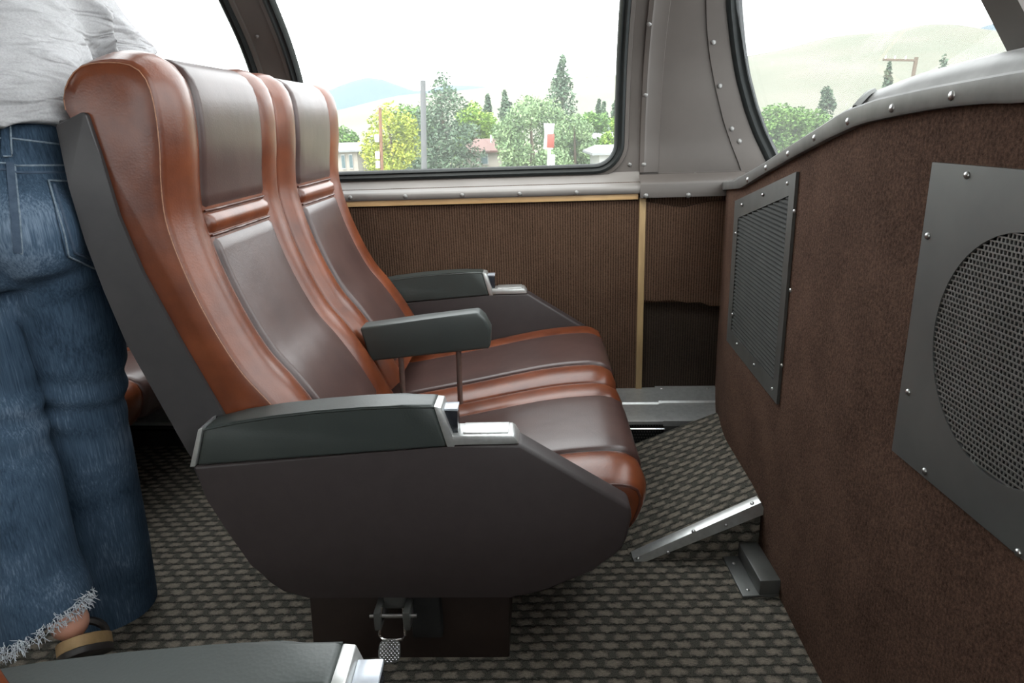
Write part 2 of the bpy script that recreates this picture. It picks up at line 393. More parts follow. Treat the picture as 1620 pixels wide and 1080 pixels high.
# sill : lip + sloped top
zl0, zl1 = w_px(800, 312, 0.035)[1], w_px(800, 299, 0.035)[1]
zs = S(1, 0.90).z
sill_prof = [(zl0, 0.0), (zl0, 0.033), (zl0 + 0.004, 0.036), (zl1 - 0.012, 0.036), (zl1 - 0.004, 0.033), (zl1, 0.026), (zl1 + 0.010, -0.01), (zl1 + 0.028, -0.05), (zl1 + 0.04, -0.062)]
sill = grid_mesh('trim_2', [[W(a, z, n) for a in (aE - 0.01, 5.0)] for z, n in sill_prof], 'sill_metal', None, sharp=50)
tag(sill, 'grey painted metal sill with rivets below the side window', 'window sill', kind='structure')
for px, py in ((554, 313), (641, 311), (731, 309), (822, 307), (912, 305)):
    a, z = w_px(px, py, 0.037); stud('rivet', RIVET_ME, W(a, z, 0.036), WN, 0.008, sill)
# corner sill piece
cs_prof = [(zl0 - 0.014, 0.0), (zl0 - 0.014, 0.04), (zl1 + 0.002, 0.04), (zl1 + 0.010, 0.034), (zl1 + 0.022, 0.0), (zl1 + 0.03, -0.02)]
aQ = w_px(1013, 300, 0.04)[0]
csill = grid_mesh('trim_3', [[W(a, z, n) for a in (-0.06, aQ)] for z, n in cs_prof], 'painted_metal', None, sharp=50)
tag(csill, 'short riveted grey sill piece in the front corner', 'window sill', kind='structure')
for px, py in ((1022, 310), (1089, 309)):
    a, z = w_px(px, py, 0.041); stud('rivet', RIVET_ME, W(a, z, 0.04), WN, 0.009, csill)

# upper skin with window openings
Z0 = zl1 + 0.005; Z1 = 2.02; WTOP = 1.90
wz0 = s_px(800, 272)[1]
aR1 = s_px(981, 190)[0]; aL1 = s_px(462, 100)[0]
aR2 = s_px(394, 90)[0]; aL2 = aR2 + (aL1 - aR1)
gapw = aR2 - aL1
WINS = [(aR1, aL1), (aR2, aL2)]
def in_round(a, z, w, grow=0.0):
    a0, a1 = w[0] - grow, w[1] + grow; z0, z1 = wz0 - grow, WTOP + grow; r = 0.085
    if not (a0 < a < a1 and z0 < z < z1): return False
    ca = min(max(a, a0 + r), a1 - r); cz = min(max(z, z0 + r), z1 - r)
    return (a - ca) ** 2 + (z - cz) ** 2 < r * r
edge_px = [(1236, 262), (1226, 240), (1210, 205), (1196, 165), (1184, 118), (1177, 70), (1173, 25), (1171, 0), (1171, -60), (1175, -130)]
EDGE = sorted([(z, a) for a, z in (s_px(*p) for p in edge_px)])
def aedge(z):
    if z > EDGE[-1][0]:
        (z0_, a0_), (z1_, a1_) = EDGE[-2], EDGE[-1]; return a1_ + (z - z1_) * (a1_ - a0_) / (z1_ - z0_) * 0.3
    return interp(z, EDGE)
zs_ = [Z0 + (Z1 - Z0) * i / 110 for i in range(111)]
as_ = [-0.36 + 0.0125 * i for i in range(int(5.36 / 0.0125))]
def keep(i, k):
    z = (zs_[i] + zs_[i + 1]) / 2; a = as_[k] + 0.00625
    if a < aedge(z) + 0.004: return False
    return not any(in_round(a, z, w, 0.0) for w in WINS)
skin = grid_mesh('wall_dome', [[S(a, z) for a in as_] for z in zs_], 'painted_metal', None, keep=keep)
tag(skin, 'grey painted metal pillars and panels around the dome windows', 'wall', kind='structure')
def rr_path(w, z0, z1, r, n=8):
    out = []
    for (ca, cz, s) in ((w[1] - r, z0 + r, -90), (w[1] - r, z1 - r, 0), (w[0] + r, z1 - r, 90), (w[0] + r, z0 + r, 180)):
        for k in range(n + 1):
            q = math.radians(s + 90 * k / n); out.append((ca + r * math.cos(q), cz + r * math.sin(q)))
    # refine straight runs
    res = []
    for p, q in zip(out, out[1:] + out[:1]):
        L = math.dist(p, q); m = max(1, int(L / 0.03))
        for k in range(m): res.append((p[0] + (q[0] - p[0]) * k / m, p[1] + (q[1] - p[1]) * k / m))
    return res
def band(name, path, prof, mat, parent, closed=True):
    n = len(path); rows = []
    for i, p in enumerate(path):
        q0 = path[i - 1] if (closed or i) else path[0]; q1 = path[(i + 1) % n] if (closed or i < n - 1) else path[-1]
        t = Vector((q1[0] - q0[0], q1[1] - q0[1])).normalized(); o = Vector((t.y, -t.x))
        rows.append([S(p[0] + o.x * f, p[1] + o.y * f, l) for f, l in prof])
    if closed: rows.append(rows[0])
    return grid_mesh(name, rows, mat, parent, sharp=50)
for i, w in enumerate(WINS):
    p = rr_path(w, wz0, WTOP, 0.085)
    win = thing('window_%d' % (i + 1), W((w[0] + w[1]) / 2, wz0, -0.06)); tag(win, ['large side window in black rubber seal above the brown carpet wall', 'side window left of the slim pillar behind the seat tops'][i], 'window', kind='structure')
    inv = Matrix.Translation(-win.location)
    parts = [band('frame', p, [(0.030, 0.0), (0.028, 0.006), (0.016, 0.008), (0.012, 0.0)], 'painted_metal', win),
             band('gasket', p, [(0.016, -0.002), (0.014, 0.012), (0.006, 0.016), (0.001, 0.010), (-0.004, 0.009), (-0.008, 0.013), (-0.014, 0.008), (-0.018, -0.008)], 'black_rubber', win)]
    rows = []
    zz = [wz0 - 0.01 + (WTOP + 0.02 - wz0) * k / 40 for k in range(41)]
    parts.append(grid_mesh('pane', [[S(a, z, -0.006) for a in (w[0] - 0.005, w[1] + 0.005)] for z in zz], 'window_glass', win))
    for o in parts: o.data.transform(inv)
# vertical riveted strip beside window 1
ps0, ps1 = s_px(1016, 240)[0], s_px(1038, 120)[0]
a_s0 = s_px(1013, 250)[0]; a_s1 = a_s0 - 0.062
rows = [[S(a, z, l) for a, l in ((a_s0 + 0.004, 0.0), (a_s0 + 0.002, 0.008), (a_s0 - 0.012, 0.010), (a_s0 - 0.02, 0.006), (a_s1 + 0.002, 0.005), (a_s1, 0.0))] for z in [Z0 + 0.03 + (Z1 - Z0 - 0.03) * k / 60 for k in range(61)]]
vs = grid_mesh('trim_4', rows, 'painted_metal', None, sharp=30)
tag(vs, 'upright riveted grey strip right of the side window', 'trim', kind='structure')
for px, py in ((1027, 35), (1021, 149), (1018, 260)):
    a, z = s_px(px, py); stud('rivet', RIVET_ME, S(a, z, 0.006), WN, 0.009, vs)
for px, py in ((996, 260), (978, 281)):
    a, z = s_px(px, py); stud('rivet', RIVET_ME, S(a, z, 0.002), WN, 0.007, skin)
for px, py in ((407, 57),):
    a, z = s_px(px, py); stud('rivet', RIVET_ME, S(a, z, 0.001), WN, 0.006, skin)
# horizontal strip under the corner panel
hz0, hz1 = s_px(1090, 287)[1], s_px(1090, 272)[1]
hs = grid_mesh('trim_5', [[S(a, z, l) for a in [a_s1 + 0.002 - 0.02 * k for k in range(20)]] for z, l in ((hz0, 0.0), (hz0, 0.008), (hz1, 0.008), (hz1, 0.0))], 'painted_metal', None, sharp=30)
tag(hs, 'short horizontal riveted strip under the grey corner panel', 'trim', kind='structure')
for px, py in ((1038, 281), (1099, 277)):
    a, z = s_px(px, py); stud('rivet', RIVET_ME, S(a, z, 0.008), WN, 0.009, hs)
# curved riveted strip next to the front window
c_in = [s_px(*p) for p in ((1172, 268), (1158, 232), (1144, 190), (1132, 140), (1123, 90), (1118, 40), (1117, 0), (1118, -60), (1122, -130))]
CIN = sorted([(z, a) for a, z in c_in])
rows = []
for k in range(50):
    z = hz1 + (1.75 - hz1) * k / 49
    ai = interp(z, CIN) if z < CIN[-1][0] else aedge(z) + (CIN[-1][1] - aedge(CIN[-1][0]))
    ae = aedge(z); rows.append([S(ai, z, 0.0), S(ai, z, 0.006), S((ai + ae) / 2, z, 0.007), S(ae, z, 0.007), S(ae - 0.004, z, -0.01)])
cst = grid_mesh('trim_6', rows, 'painted_metal', None, sharp=30)
tag(cst, 'curved riveted grey strip along the front window edge', 'trim', kind='structure')
for px, py in ((1128, 65), (1138, 135), (1157, 203), (1169, 223)):
    a, z = s_px(px, py); stud('rivet', RIVET_ME, S(a, z, 0.006), WN, 0.009, cst)

# --- bulkhead
rim_low = [b_px(*p) for p in ((1620, 163), (1572, 163), (1501, 170), (1433, 182), (1370, 196), (1319, 219), (1265, 247), (1220, 272), (1177, 298))]
rim_top = [b_px(*p) for p in ((1620, 112), (1487, 136), (1401, 155), (1345, 175), (1300, 204), (1260, 229), (1215, 258), (1170, 285))]
DMID = 0.72
def sym(tab):
    t = sorted(tab); t = [p for p in t if p[0] > DMID]
    zend = t[-1][1] + (2.33 - t[-1][0]) * (t[-1][1] - t[-2][1]) / (t[-1][0] - t[-2][0]) * 0.4
    t = [(DMID, t[0][1] + 0.003)] + t + [(2.34, zend)]
    return t
RL, RT = sym(rim_low), sym(rim_top)
def rlow(d): return interp(abs(d - DMID) + DMID, RL)
def rtop(d): return interp(abs(d - DMID) + DMID, RT)
DS = [-0.92 + (2.345 + 0.92) * i / 90 for i in range(91)]
bulk = grid_mesh('wall_front', [[B(d, (rlow(d) + 0.02) * f) for d in DS] for f in (0, 0.25, 0.5, 0.75, 1)] , 'bulkhead_carpet')
tag(bulk, 'brown carpeted front bulkhead with curved top edge', 'wall', kind='structure')
def rise(d): return 0.045 - 0.022 * max(0, min(1, (abs(d - DMID) + DMID - 1.3) / 0.8))
PE0 = S(EDGE[0][1], EDGE[0][0])
def GB(d): return 0.708 + (PE0.x + 0.004 - 0.708) * max(0, (d - 1.0) / (PE0.y - 1.0))
def ledge(d): return max(GB(d) - BX(d), 0.11)
LEAN = [(z_ - EDGE[0][0], S(a_, z_).x - PE0.x) for z_, a_ in EDGE]
def lean(h):
    if h > LEAN[-1][0]: return LEAN[-1][1] - 0.9 * (h - LEAN[-1][0])
    return interp(h, LEAN)
rows = []
for d in DS:
    lo, hi = rlow(d), rtop(d); x = BX(d); g = ledge(d); e = rise(d)
    rows.append([(x, d, lo), (x - 0.012, d, lo), (x - 0.014, d, lo + 0.004), (x - 0.014, d, hi - 0.003), (x - 0.011, d, hi), (x + 0.006, d, hi + 0.001),
                 (x + 0.014, d, hi - 0.003), (x + 0.022, d, hi + e * 0.3), (x + 0.04, d, hi + e * 0.68), (x + 0.06, d, hi + e * 0.8), (x + 0.075, d, hi + e * 0.72), (x + 0.08, d, hi + e * 0.66), (x + 0.092, d, hi + e * 0.92), (x + g, d, hi + e)])
rim = grid_mesh('trim_7', rows, 'rim_metal', None, sharp=35)
tag(rim, 'worn metal coping with screws curving along the bulkhead top', 'trim', kind='structure')
for px, py in ((1184, 284), (1213, 265), (1248, 243), (1290, 218), (1343, 192), (1413, 171), (1508, 151)):
    d, z = b_px(px, py, 0.012); stud('screw', SCREW_ME, B(d, z, 0.013), (-1, 0, 0), 0.007, rim)
# clip band across the coping
d, z = b_px(1352, 165, 0.0)
bm = bmesh.new()
pth = [(BX(d) + 0.002, d, rtop(d) + 0.002), (BX(d) + 0.014, d + 0.008, rtop(d) + 0.012), (BX(d) + 0.028, d + 0.018, rtop(d) + 0.022), (BX(d) + 0.045, d + 0.03, rtop(d) + 0.028)]
V, Fc = tube_data(pth, 0.006, 6); mesh('clip_band', V, Fc, 'vent_grey', rim)

# front window
def GX(d, z):
    zb_ = rtop(d) + rise(d); return GB(d) + 0.006 + lean(max(0, z - zb_))
gz1 = 1.9
win3 = thing('window_3', (0.7, 1.4, 1.05)); tag(win3, 'front dome window above the curved metal coping', 'window', kind='structure'); inv = Matrix.Translation(-win3.location)
gd = [-0.92 + (2.36 + 0.92) * k / 50 for k in range(51)]
rows = []
for k in range(31):
    f = k / 30; rows.append([Vector((GX(d, rtop(d) + rise(d) + (gz1 - rtop(d)) * f), d, rtop(d) + rise(d) - 0.006 + (gz1 - rtop(d)) * f)) for d in gd])
def keepg(i, k):
    p = rows[i][k + 1]; return (p - WC).dot(WN) > pn(p.z) - 0.06
pane = grid_mesh('pane', rows, 'window_glass', win3, keep=keepg); pane.data.transform(inv)
gpath = [(aedge(z), z) for z in [EDGE[0][0] + (1.78 - EDGE[0][0]) * k / 50 for k in range(51)]]
g3 = band('gasket', gpath, [(-0.004, -0.004), (-0.004, 0.016), (0.006, 0.02), (0.014, 0.012), (0.022, 0.012), (0.028, 0.018), (0.038, 0.014), (0.046, -0.01), (0.046, -0.03)], 'black_rubber', win3, closed=False); g3.data.transform(inv)
# mullion at the top right
def glass_px(x, y): return hitf(x, y, lambda P: P.x - GX(P.y, P.z))
q1, q0 = glass_px(1592, 0), glass_px(1632, 78)
dirm = (q1 - q0).normalized(); side = Vector((0, 1, 0))
pa = q0 - dirm * 0.03; pb = q0 + dirm * 0.9
mv = []
for p in (pa, pb):
    for sx_, sn in ((0.014, -0.012), (0.014, 0.02), (-0.05, 0.02), (-0.05, -0.012)):
        mv.append(p + side * sx_ + Vector((-sn * 0.9, 0, -sn * 0.4)))
mul = mesh('mullion', mv, [(0, 1, 2, 3), (7, 6, 5, 4), (0, 4, 5, 1), (1, 5, 6, 2), (2, 6, 7, 3), (3, 7, 4, 0)], 'painted_metal', win3, 20); mul.data.transform(inv)

# ceiling, near wall and rear wall: out of view, shaped to block light
def CY(x, n): return None
ceil = grid_mesh('ceiling', [[(x, y, z) for x in (-4.2, 0.5)] for y, z in ((1.12, 2.02), (0.75, 2.06), (0.4, 2.03), (0.1, 1.97), (-0.25, 1.84), (-0.5, 1.65), (-0.68, 1.42))], 'ceiling_paint')  # widened and brought low on the near side to cut light from there
tag(ceil, 'pale unseen ceiling carried down the photographer side to block light', 'ceiling', kind='structure')
YN = -0.92
nw = prism('wall_near', rect(-4.2, 0.62, 0, 0.98), XZ, YN - 0.05, YN, 'rib_wall_carpet')  # raised to narrow the near window and reduce its light
tag(nw, 'unseen brown carpet wall on the photographer side, raised to cut light', 'wall', kind='structure')
rows = []
for z, n in PTAB[::6]:
    if z < 0.86: continue
    rows.append([(-4.2, YN - 0.0 + max(n, 0) * 0.98, z), (0.55, YN + max(n, 0) * 0.98, z)])
nwin = grid_mesh('window_4', rows, 'window_glass'); tag(nwin, 'dome window on the photographer side', 'window', kind='structure')
for k, xx in enumerate((-3.4, -2.0, -0.6)):
    rr = [[(xx + o, r[0][1], r[0][2]) for o in (-0.06, 0.06)] for r in rows]
    tag(grid_mesh('trim_%d' % (8 + k), rr, 'painted_metal'), 'grey window pillar on the photographer side', 'trim', 'photographer side pillars', 'structure')
rw = prism('wall_rear', rect(YN, 2.8, 0, 2.06), YZ, -4.25, -4.2, 'bulkhead_carpet'); tag(rw, 'unseen brown rear wall closed to full height to block light', 'wall', kind='structure')  # solid to full height to keep out low light from the rear

# ================================================================== FITTINGS ON THE BULKHEAD
c_tl, c_tr, c_br, c_bl = (b_px(*p) for p in ((1163, 315), (1263, 271), (1235, 641), (1157, 545)))
zbm = (c_br[1] + c_bl[1]) / 2
vent = thing('vent_grille', B(c_tr[0], zbm)); tag(vent, 'grey louvred vent with slanted top on the brown bulkhead', 'vent'); inv = Matrix.Translation(-vent.location)
dl = (c_tl[0] + c_bl[0]) / 2; dr = (c_tr[0] + c_br[0]) / 2
outer = [(dl, c_tl[1]), (dr, c_tr[1]), (dr, c_br[1]), (dl, c_bl[1])]
i_tl, i_tr, i_br, i_bl = (b_px(*p) for p in ((1169, 343), (1252, 309), (1229, 602), (1163, 527)))
il = (i_tl[0] + i_bl[0]) / 2; ir = (i_tr[0] + i_br[0]) / 2
inner = [(il, i_tl[1]), (ir, i_tr[1]), (ir, i_br[1]), (il, i_bl[1])]
bm = bmesh.new(); R_ = []
for lift in (0.0005, 0.007):
    for q in (outer, inner): R_.append([bm.verts.new(B(d, z, lift)) for d, z in q])
for i in range(4):
    j = (i + 1) % 4
    bm.faces.new((R_[2][i], R_[2][j], R_[3][j], R_[3][i])); bm.faces.new((R_[0][i], R_[0][j], R_[2][j], R_[2][i])); bm.faces.new((R_[1][i], R_[1][j], R_[3][j], R_[3][i]))
o = from_bm('frame', bm, 'vent_grey', vent, 20); o.data.transform(inv)
o = mesh('backing', [B(d, z, 0.001) for d, z in inner], [(0, 1, 2, 3)], 'black_void', vent); o.data.transform(inv)
NL = 40
for k in range(NL):
    f = (k + 0.5) / NL
    # horizontal slats, cut by the slanted top
    zl_ = inner[3][1] + (inner[0][1] - inner[3][1]) * 0 ; 
    pitch = (inner[1][1] - inner[2][1]) / NL
    zr = inner[2][1] + pitch * (k + 0.5)
    dA, dB = ir, il
    zlft = inner[3][1] + pitch * (k + 0.5)
    ztop_l = inner[0][1]
    # end of slat where the slanted top cuts it
    h_r = inner[1][1] - zr; h_l = ztop_l - zlft
    if h_l < 0.003:
        f_ = max(0.03, h_r / (h_r - h_l + 1e-6)); dB = ir + (il - ir) * f_; zlft = zr + (zlft - zr) * f_
    v = []
    for d_, z_ in ((dA, zr), (dB, zlft)):
        x_ = BX(d_)
        v += [(x_ - 0.002, d_, z_ + pitch * 0.42), (x_ - 0.0065, d_, z_ - pitch * 0.1), (x_ - 0.0065, d_, z_ - pitch * 0.32), (x_ - 0.002, d_, z_ + pitch * 0.15)]
    o = mesh('louvre', v, [(0, 1, 2, 3), (7, 6, 5, 4), (0, 4, 5, 1), (1, 5, 6, 2), (2, 6, 7, 3), (3, 7, 4, 0)], 'louvre_grey', vent, 20); o.data.transform(inv)
for px, py in ((1174, 324), (1207, 308), (1246, 290), (1257, 334), (1251, 459), (1237, 578), (1222, 615), (1193, 577), (1166, 544), (1159, 497), (1164, 369)):
    d, z = b_px(px, py, 0.007); stud('screw', SCREW_ME, B(d, z, 0.0075) - vent.location, (-1, 0, 0), 0.0045, vent)

spk = thing('speaker_panel', B(0.75, 0.56)); tag(spk, 'square metal panel with round mesh grille on the brown bulkhead', 'speaker panel'); inv = Matrix.Translation(-spk.location)
pd1 = b_px(1450, 480)[0]; pz1 = b_px(1478, 256)[1]; pz0 = b_px(1422, 716)[1]
cd, cz, cr = 0.752, 0.772, 0.147
bm = bmesh.new(); n = 64; ring = {}
for lift in (0.0005, 0.006):
    oc, ic = [], []
    for k in range(n):
        q = 2 * math.pi * k / n; c_, s_ = math.cos(q), math.sin(q)
        ic.append(bm.verts.new(B(cd + cr * c_, cz + cr * s_, lift)))
        f = min(((pd1 - cd) if c_ > 0 else (cd - 0.545)) / max(abs(c_), 1e-6), ((pz1 - cz) if s_ > 0 else (cz - pz0)) / max(abs(s_), 1e-6))
        oc.append(bm.verts.new(B(cd + f * c_, cz + f * s_, lift)))
    ring[lift] = (oc, ic)
for k in range(n):
    j = (k + 1) % n; (o0, i0), (o1, i1) = ring[0.0005], ring[0.006]
    bm.faces.new((o1[k], o1[j], i1[j], i1[k])); bm.faces.new((o0[k], o0[j], o1[j], o1[k])); bm.faces.new((i0[k], i0[j], i1[j], i1[k]))
# square off the corners
(o1, i1) = ring[0.006]
for sd, sz in ((1, 1), (1, -1), (-1, 1), (-1, -1)):
    tgt = B(pd1 if sd > 0 else 0.545, pz1 if sz > 0 else pz0, 0.006); best = min(o1, key=lambda v_: (v_.co - tgt).length); best.co = tgt
    o0 = ring[0.0005][0]; o0[o1.index(best)].co = tgt + Vector((0.0055, 0, 0))
o = from_bm('face_plate', bm, 'brushed_steel', spk, 20); o.data.transform(inv)
o = mesh('backing', [B(cd + cr * math.cos(2 * math.pi * k / n), cz + cr * math.sin(2 * math.pi * k / n), 0.0008) for k in range(n)], [tuple(range(n))], 'black_void', spk); o.data.transform(inv)
bm = bmesh.new(); p_ = 0.0068
k = -22
for k in range(-23, 24):
    zc = cz + k * p_; h = cr * cr - (zc - cz) ** 2
    if h <= 0: continue
    h = math.sqrt(h)
    add_box(bm, B(cd, zc, 0.0042), (0.0016, 2 * h, 0.0017))
    m_ = int(h / p_) + 1
    for j in range(-m_, m_ + 1):
        dc = cd + (j + 0.5 * (k % 2)) * p_
        if (dc - cd) ** 2 + (zc + p_ / 2 - cz) ** 2 > (cr - 0.001) ** 2: continue
        add_box(bm, B(dc, zc + p_ / 2, 0.0032), (0.0014, 0.0024, p_))
o = from_bm('mesh_grille', bm, 'mesh_metal', spk, 20); o.data.transform(inv); o['kind'] = 'stuff'
for px, py in ((1530, 277), (1468, 373), (1437, 620), (1463, 745), (1611, 874)):
    d, z = b_px(px, py, 0.006); stud('screw', SCREW_ME, B(d, z, 0.0065) - spk.location, (-1, 0, 0), 0.005, spk)

# ================================================================== HEATER COVER ALONG THE SIDE WALL
heat = thing('heater_cover', W(0.3, 0, 0.1)); tag(heat, 'low aluminium heater cover along the foot of the side wall', 'heater cover'); inv = Matrix.Translation(-heat.location)
HD = 0.235
aJ = w_px(1046, 640, 0.1)[0]; aK = w_px(1050, 700, HD)[0]
zh = 0.135
def hp(name, a0, a1, prof, mat, sharp=25):
    o = grid_mesh(name, [[W(a, z, n) for a in (a0, a1)] for n, z in prof], mat, heat, sharp=sharp); o.data.transform(inv); return o
hp('cover_top', aJ, 5.0, [(0.0, zh - 0.003), (0.02, zh), (0.12, zh - 0.012), (0.125, zh - 0.018), (HD - 0.01, zh - 0.03), (HD, zh - 0.034), (HD, zh - 0.045)], 'aluminium')
hp('cover_top', -0.12, aJ + 0.012, [(0.0, zh + 0.002), (0.02, zh + 0.003), (0.115, zh - 0.009), (0.12, zh - 0.015), (HD - 0.008, zh - 0.027), (HD + 0.002, zh - 0.031), (HD + 0.002, zh - 0.05)], 'aluminium')
V, Fc = tube_data([W(a, zh - 0.06, HD + 0.002) for a in (aK, 5.0)], 0.004, 8); o = mesh('lip_rod', V, Fc, 'chrome', heat); o.data.transform(inv)
hp('grille', aK, 5.0, [(HD - 0.02, zh - 0.04), (HD - 0.02, 0.0)], 'black_void')
bm = bmesh.new()
for i in range(24):
    for j in range(7):
        c = W(aK + 0.008 + i * 0.009 + (j % 2) * 0.0045, 0.012 + j * 0.011, HD - 0.0195)
        V = [bm.verts.new(c + WD * (0.0028 * math.cos(q * math.pi / 3)) + Vector((0, 0, 0.0028 * math.sin(q * math.pi / 3)))) for q in range(6)]
        w2 = [bm.verts.new(v.co + WN * 0.0015) for v in V]
        for q in range(6): bm.faces.new((V[q], V[(q + 1) % 6], w2[(q + 1) % 6], w2[q]))
        bm.faces.new(w2)
o = from_bm('perforation_studs', bm, 'vent_grey', heat); o.data.transform(inv); o['kind'] = 'stuff'
hp('end_plate', -0.12, aK, [(HD, zh - 0.045), (HD, 0.0)], 'brushed_steel')
for px, py in ((1047, 622), (1119, 621), (1045, 648)):
    a, z = w_px(px, py, 0.03); stud('screw', SCREW_ME, W(a, zh + 0.003, 0.03) - heat.location, (0, 0, 1), 0.005, heat)

# ================================================================== FOOT RAMP
ry0, ry1 = 1.50, 2.06
xr0 = at_z(1000, 890, 0).x; xr1 = BX(1.5) - 0.004; zr = 0.15
ramp = thing('foot_ramp', (xr0, ry0, 0)); tag(ramp, 'carpeted wedge foot ramp rising to the brown bulkhead', 'foot ramp'); inv = Matrix.Translation(-ramp.location)
xr1b = BX(ry1) - 0.004
V = [(xr0, ry0, 0.002), (xr1, ry0, zr), (xr1, ry0, 0), (xr0 - 0.02, ry1, 0.002), (xr1b, ry1, zr), (xr1b, ry1, 0)]
o = mesh('carpet_wedge', V, [(0, 1, 4, 3), (3, 4, 5), (1, 2, 5, 4)], 'weave_carpet', ramp, 20); o.data.transform(inv)
o = mesh('carpet_side', [(0, 0.002, 0), (xr1 - xr0, 0, 0), (xr1 - xr0, zr, 0)], [(0, 1, 2)], 'weave_carpet', ramp); o.rotation_euler = (math.pi / 2, 0, 0)
sd = (Vector((xr1, ry0, zr)) - Vector((xr0, ry0, 0.0))).normalized(); up_ = Vector((-sd.z, 0, sd.x))
e0 = Vector((xr0 + 0.005, ry0, 0.004)); e1 = Vector((xr1 - 0.002, ry0, zr + 0.001))
pr = [(0.028, 0.002), (0.028, 0.004), (0.002, 0.006), (-0.004, 0.004), (-0.005, 0.0), (-0.005, -0.03), (-0.003, -0.03)]
rows = []
for q, sc in ((e0, 0.55), (e1, 1.0)): rows.append([q + Vector((0, yy, 0)) + up_ * (zz_ if zz_ > -0.01 else zz_ * sc) for yy, zz_ in pr])
o = grid_mesh('edge_strip', rows, 'aluminium', ramp, sharp=30); o.data.transform(inv)
for px, py in ((1190, 796), (1097, 840), (1009, 883)):
    p = hitf(px, py, lambda P: (P - e0).dot(up_) - 0.006); stud('screw', SCREW_ME, p - ramp.location, up_, 0.0055, ramp)
for px, py in ((1149, 831), (1057, 874)):
    p = at_y(px, py, ry0 - 0.006); stud('screw', SCREW_ME, p - ramp.location, (0, -1, 0), 0.005, ramp)

# floor bracket at the foot of the bulkhead
br = thing('floor_bracket', (0.56, 1.4, 0)); tag(br, 'small metal channel bracket on the floor beside the bulkhead', 'bracket'); inv = Matrix.Translation(-br.location)
by0 = at_z(1205, 945, 0).y; by1 = 1.495
xb1 = BX(1.4) - 0.002
o = prism('channel', [(xb1 - 0.048, 0.006), (xb1, 0.006), (xb1, 0.045), (xb1 - 0.048, 0.045)], XZ, by0, by1, 'vent_grey', br, 0.003); o.data.transform(inv)
o = prism('flange', rect(xb1 - 0.085, xb1 - 0.0, 0.0008, 0.0065), XZ, by0, by1, 'brushed_steel', br, 0.001); o.data.transform(inv)
for yy in (by0 + 0.02, by1 - 0.03):
    stud('screw', SCREW_ME, Vector((xb1 - 0.067, yy, 0.0065)) - br.location, (0, 0, 1), 0.0045, br)

# ================================================================== DOUBLE SEAT
SW = 1.216
TS = [0, 0.006, 0.016, 0.032, 0.055, 0.085, 0.12, 0.16, 0.19, 0.208, 0.22, 0.232, 0.25, 0.30, 0.36, 0.43, 0.5]
TS = TS + [1 - t for t in TS[-2::-1]]
def bulge(t, Bv, BB=0.010):
    e = (2 * abs(t - 0.5)) ** 9; b = Bv * math.sqrt(max(0, 1 - e))
    g = min(abs(t - 0.22), abs(t - 0.78)); b -= 0.006 * math.exp(-(g / 0.012) ** 2)
    if 0.03 < t < 0.20 or 0.80 < t < 0.97:
        u = (t - 0.03) / 0.17 if t < 0.5 else (0.97 - t) / 0.17; b += BB * math.sin(math.pi * u)
    return b
class Cushion:
    def __init__(s, ctrl, n, y0, y1, Bv, wfn, BB=0.010):
        s.BB = BB
        P = catmull(ctrl, n); s.P = [(p.x, p.y) for p in P]; s.n = n; s.y0, s.y1, s.B = y0, y1, Bv
        s.N = []; s.w = []
        for i in range(n):
            a, b = P[max(i - 1, 0)], P[min(i + 1, n - 1)]; t = (b - a).normalized(); s.N.append((t.y, -t.x)); s.w.append(wfn(i / (n - 1), P[i].x, P[i].y))
    def pt(s, i, t, lift=0.0):
        x, z = s.P[i]; nx, nz = s.N[i]; b = bulge(t, s.B, s.BB) * s.w[i] + lift
        return Vector((x + nx * b, s.y0 + (s.y1 - s.y0) * t, z + nz * b))
    def body(s, name, mat, parent):
        rows = [[s.pt(i, t) for i in range(s.n)] for t in TS]; V = [p for r in rows for p in r]; n = s.n; Fc = []
        for r in range(len(rows) - 1):
            for i in range(n): Fc.append((r * n + i, r * n + (i + 1) % n, (r + 1) * n + (i + 1) % n, (r + 1) * n + i))
        for end, sg in ((0, -1), (len(rows) - 1, 1)):
            base = len(V)
            for i in range(n):
                x, z = s.P[i]; nx, nz = s.N[i]; yv = rows[end][i].y
                V.append(Vector((x - nx * 0.02, yv + sg * 0.004, z - nz * 0.02)))
            for i in range(n): Fc.append((end * n + i, end * n + (i + 1) % n, base + (i + 1) % n, base + i))
            Fc.append(tuple(base + i for i in range(n)))
        return mesh(name, V, Fc, mat, parent, 55)
    def panel(s, name, i0, i1, t0, t1, lift, mat, parent, arch=0.0):
        ts = [t0, t0 + 0.004, t0 + 0.014] + [t0 + 0.03 + (t1 - t0 - 0.06) * k / 6 for k in range(7)] + [t1 - 0.014, t1 - 0.004, t1]
        rows = []
        for k, i in enumerate(range(i0, i1 + 1)):
            u = k / max(1, i1 - i0); row = []
            for j, t in enumerate(ts):
                e = -0.004 if j in (0, len(ts) - 1) or (k in (0, i1 - i0)) else (lift * 0.7 if j in (1, len(ts) - 2) else lift)
                row.append(s.pt(i, t, e + arch * math.sin(math.pi * u)))
            rows.append(row)
        return grid_mesh(name, rows, mat, parent, sharp=60)
    def seam(s, name, i0, i1, t, lift, r, mat, parent):
        return tube(name, [s.pt(i, t, lift) for i in range(i0, i1 + 1)], r, mat, parent, 5)
    def cross(s, name, i, t0, t1, lift, r, mat, parent):
        return tube(name, [s.pt(i, t0 + (t1 - t0) * k / 14, lift) for k in range(15)], r, mat, parent, 6)

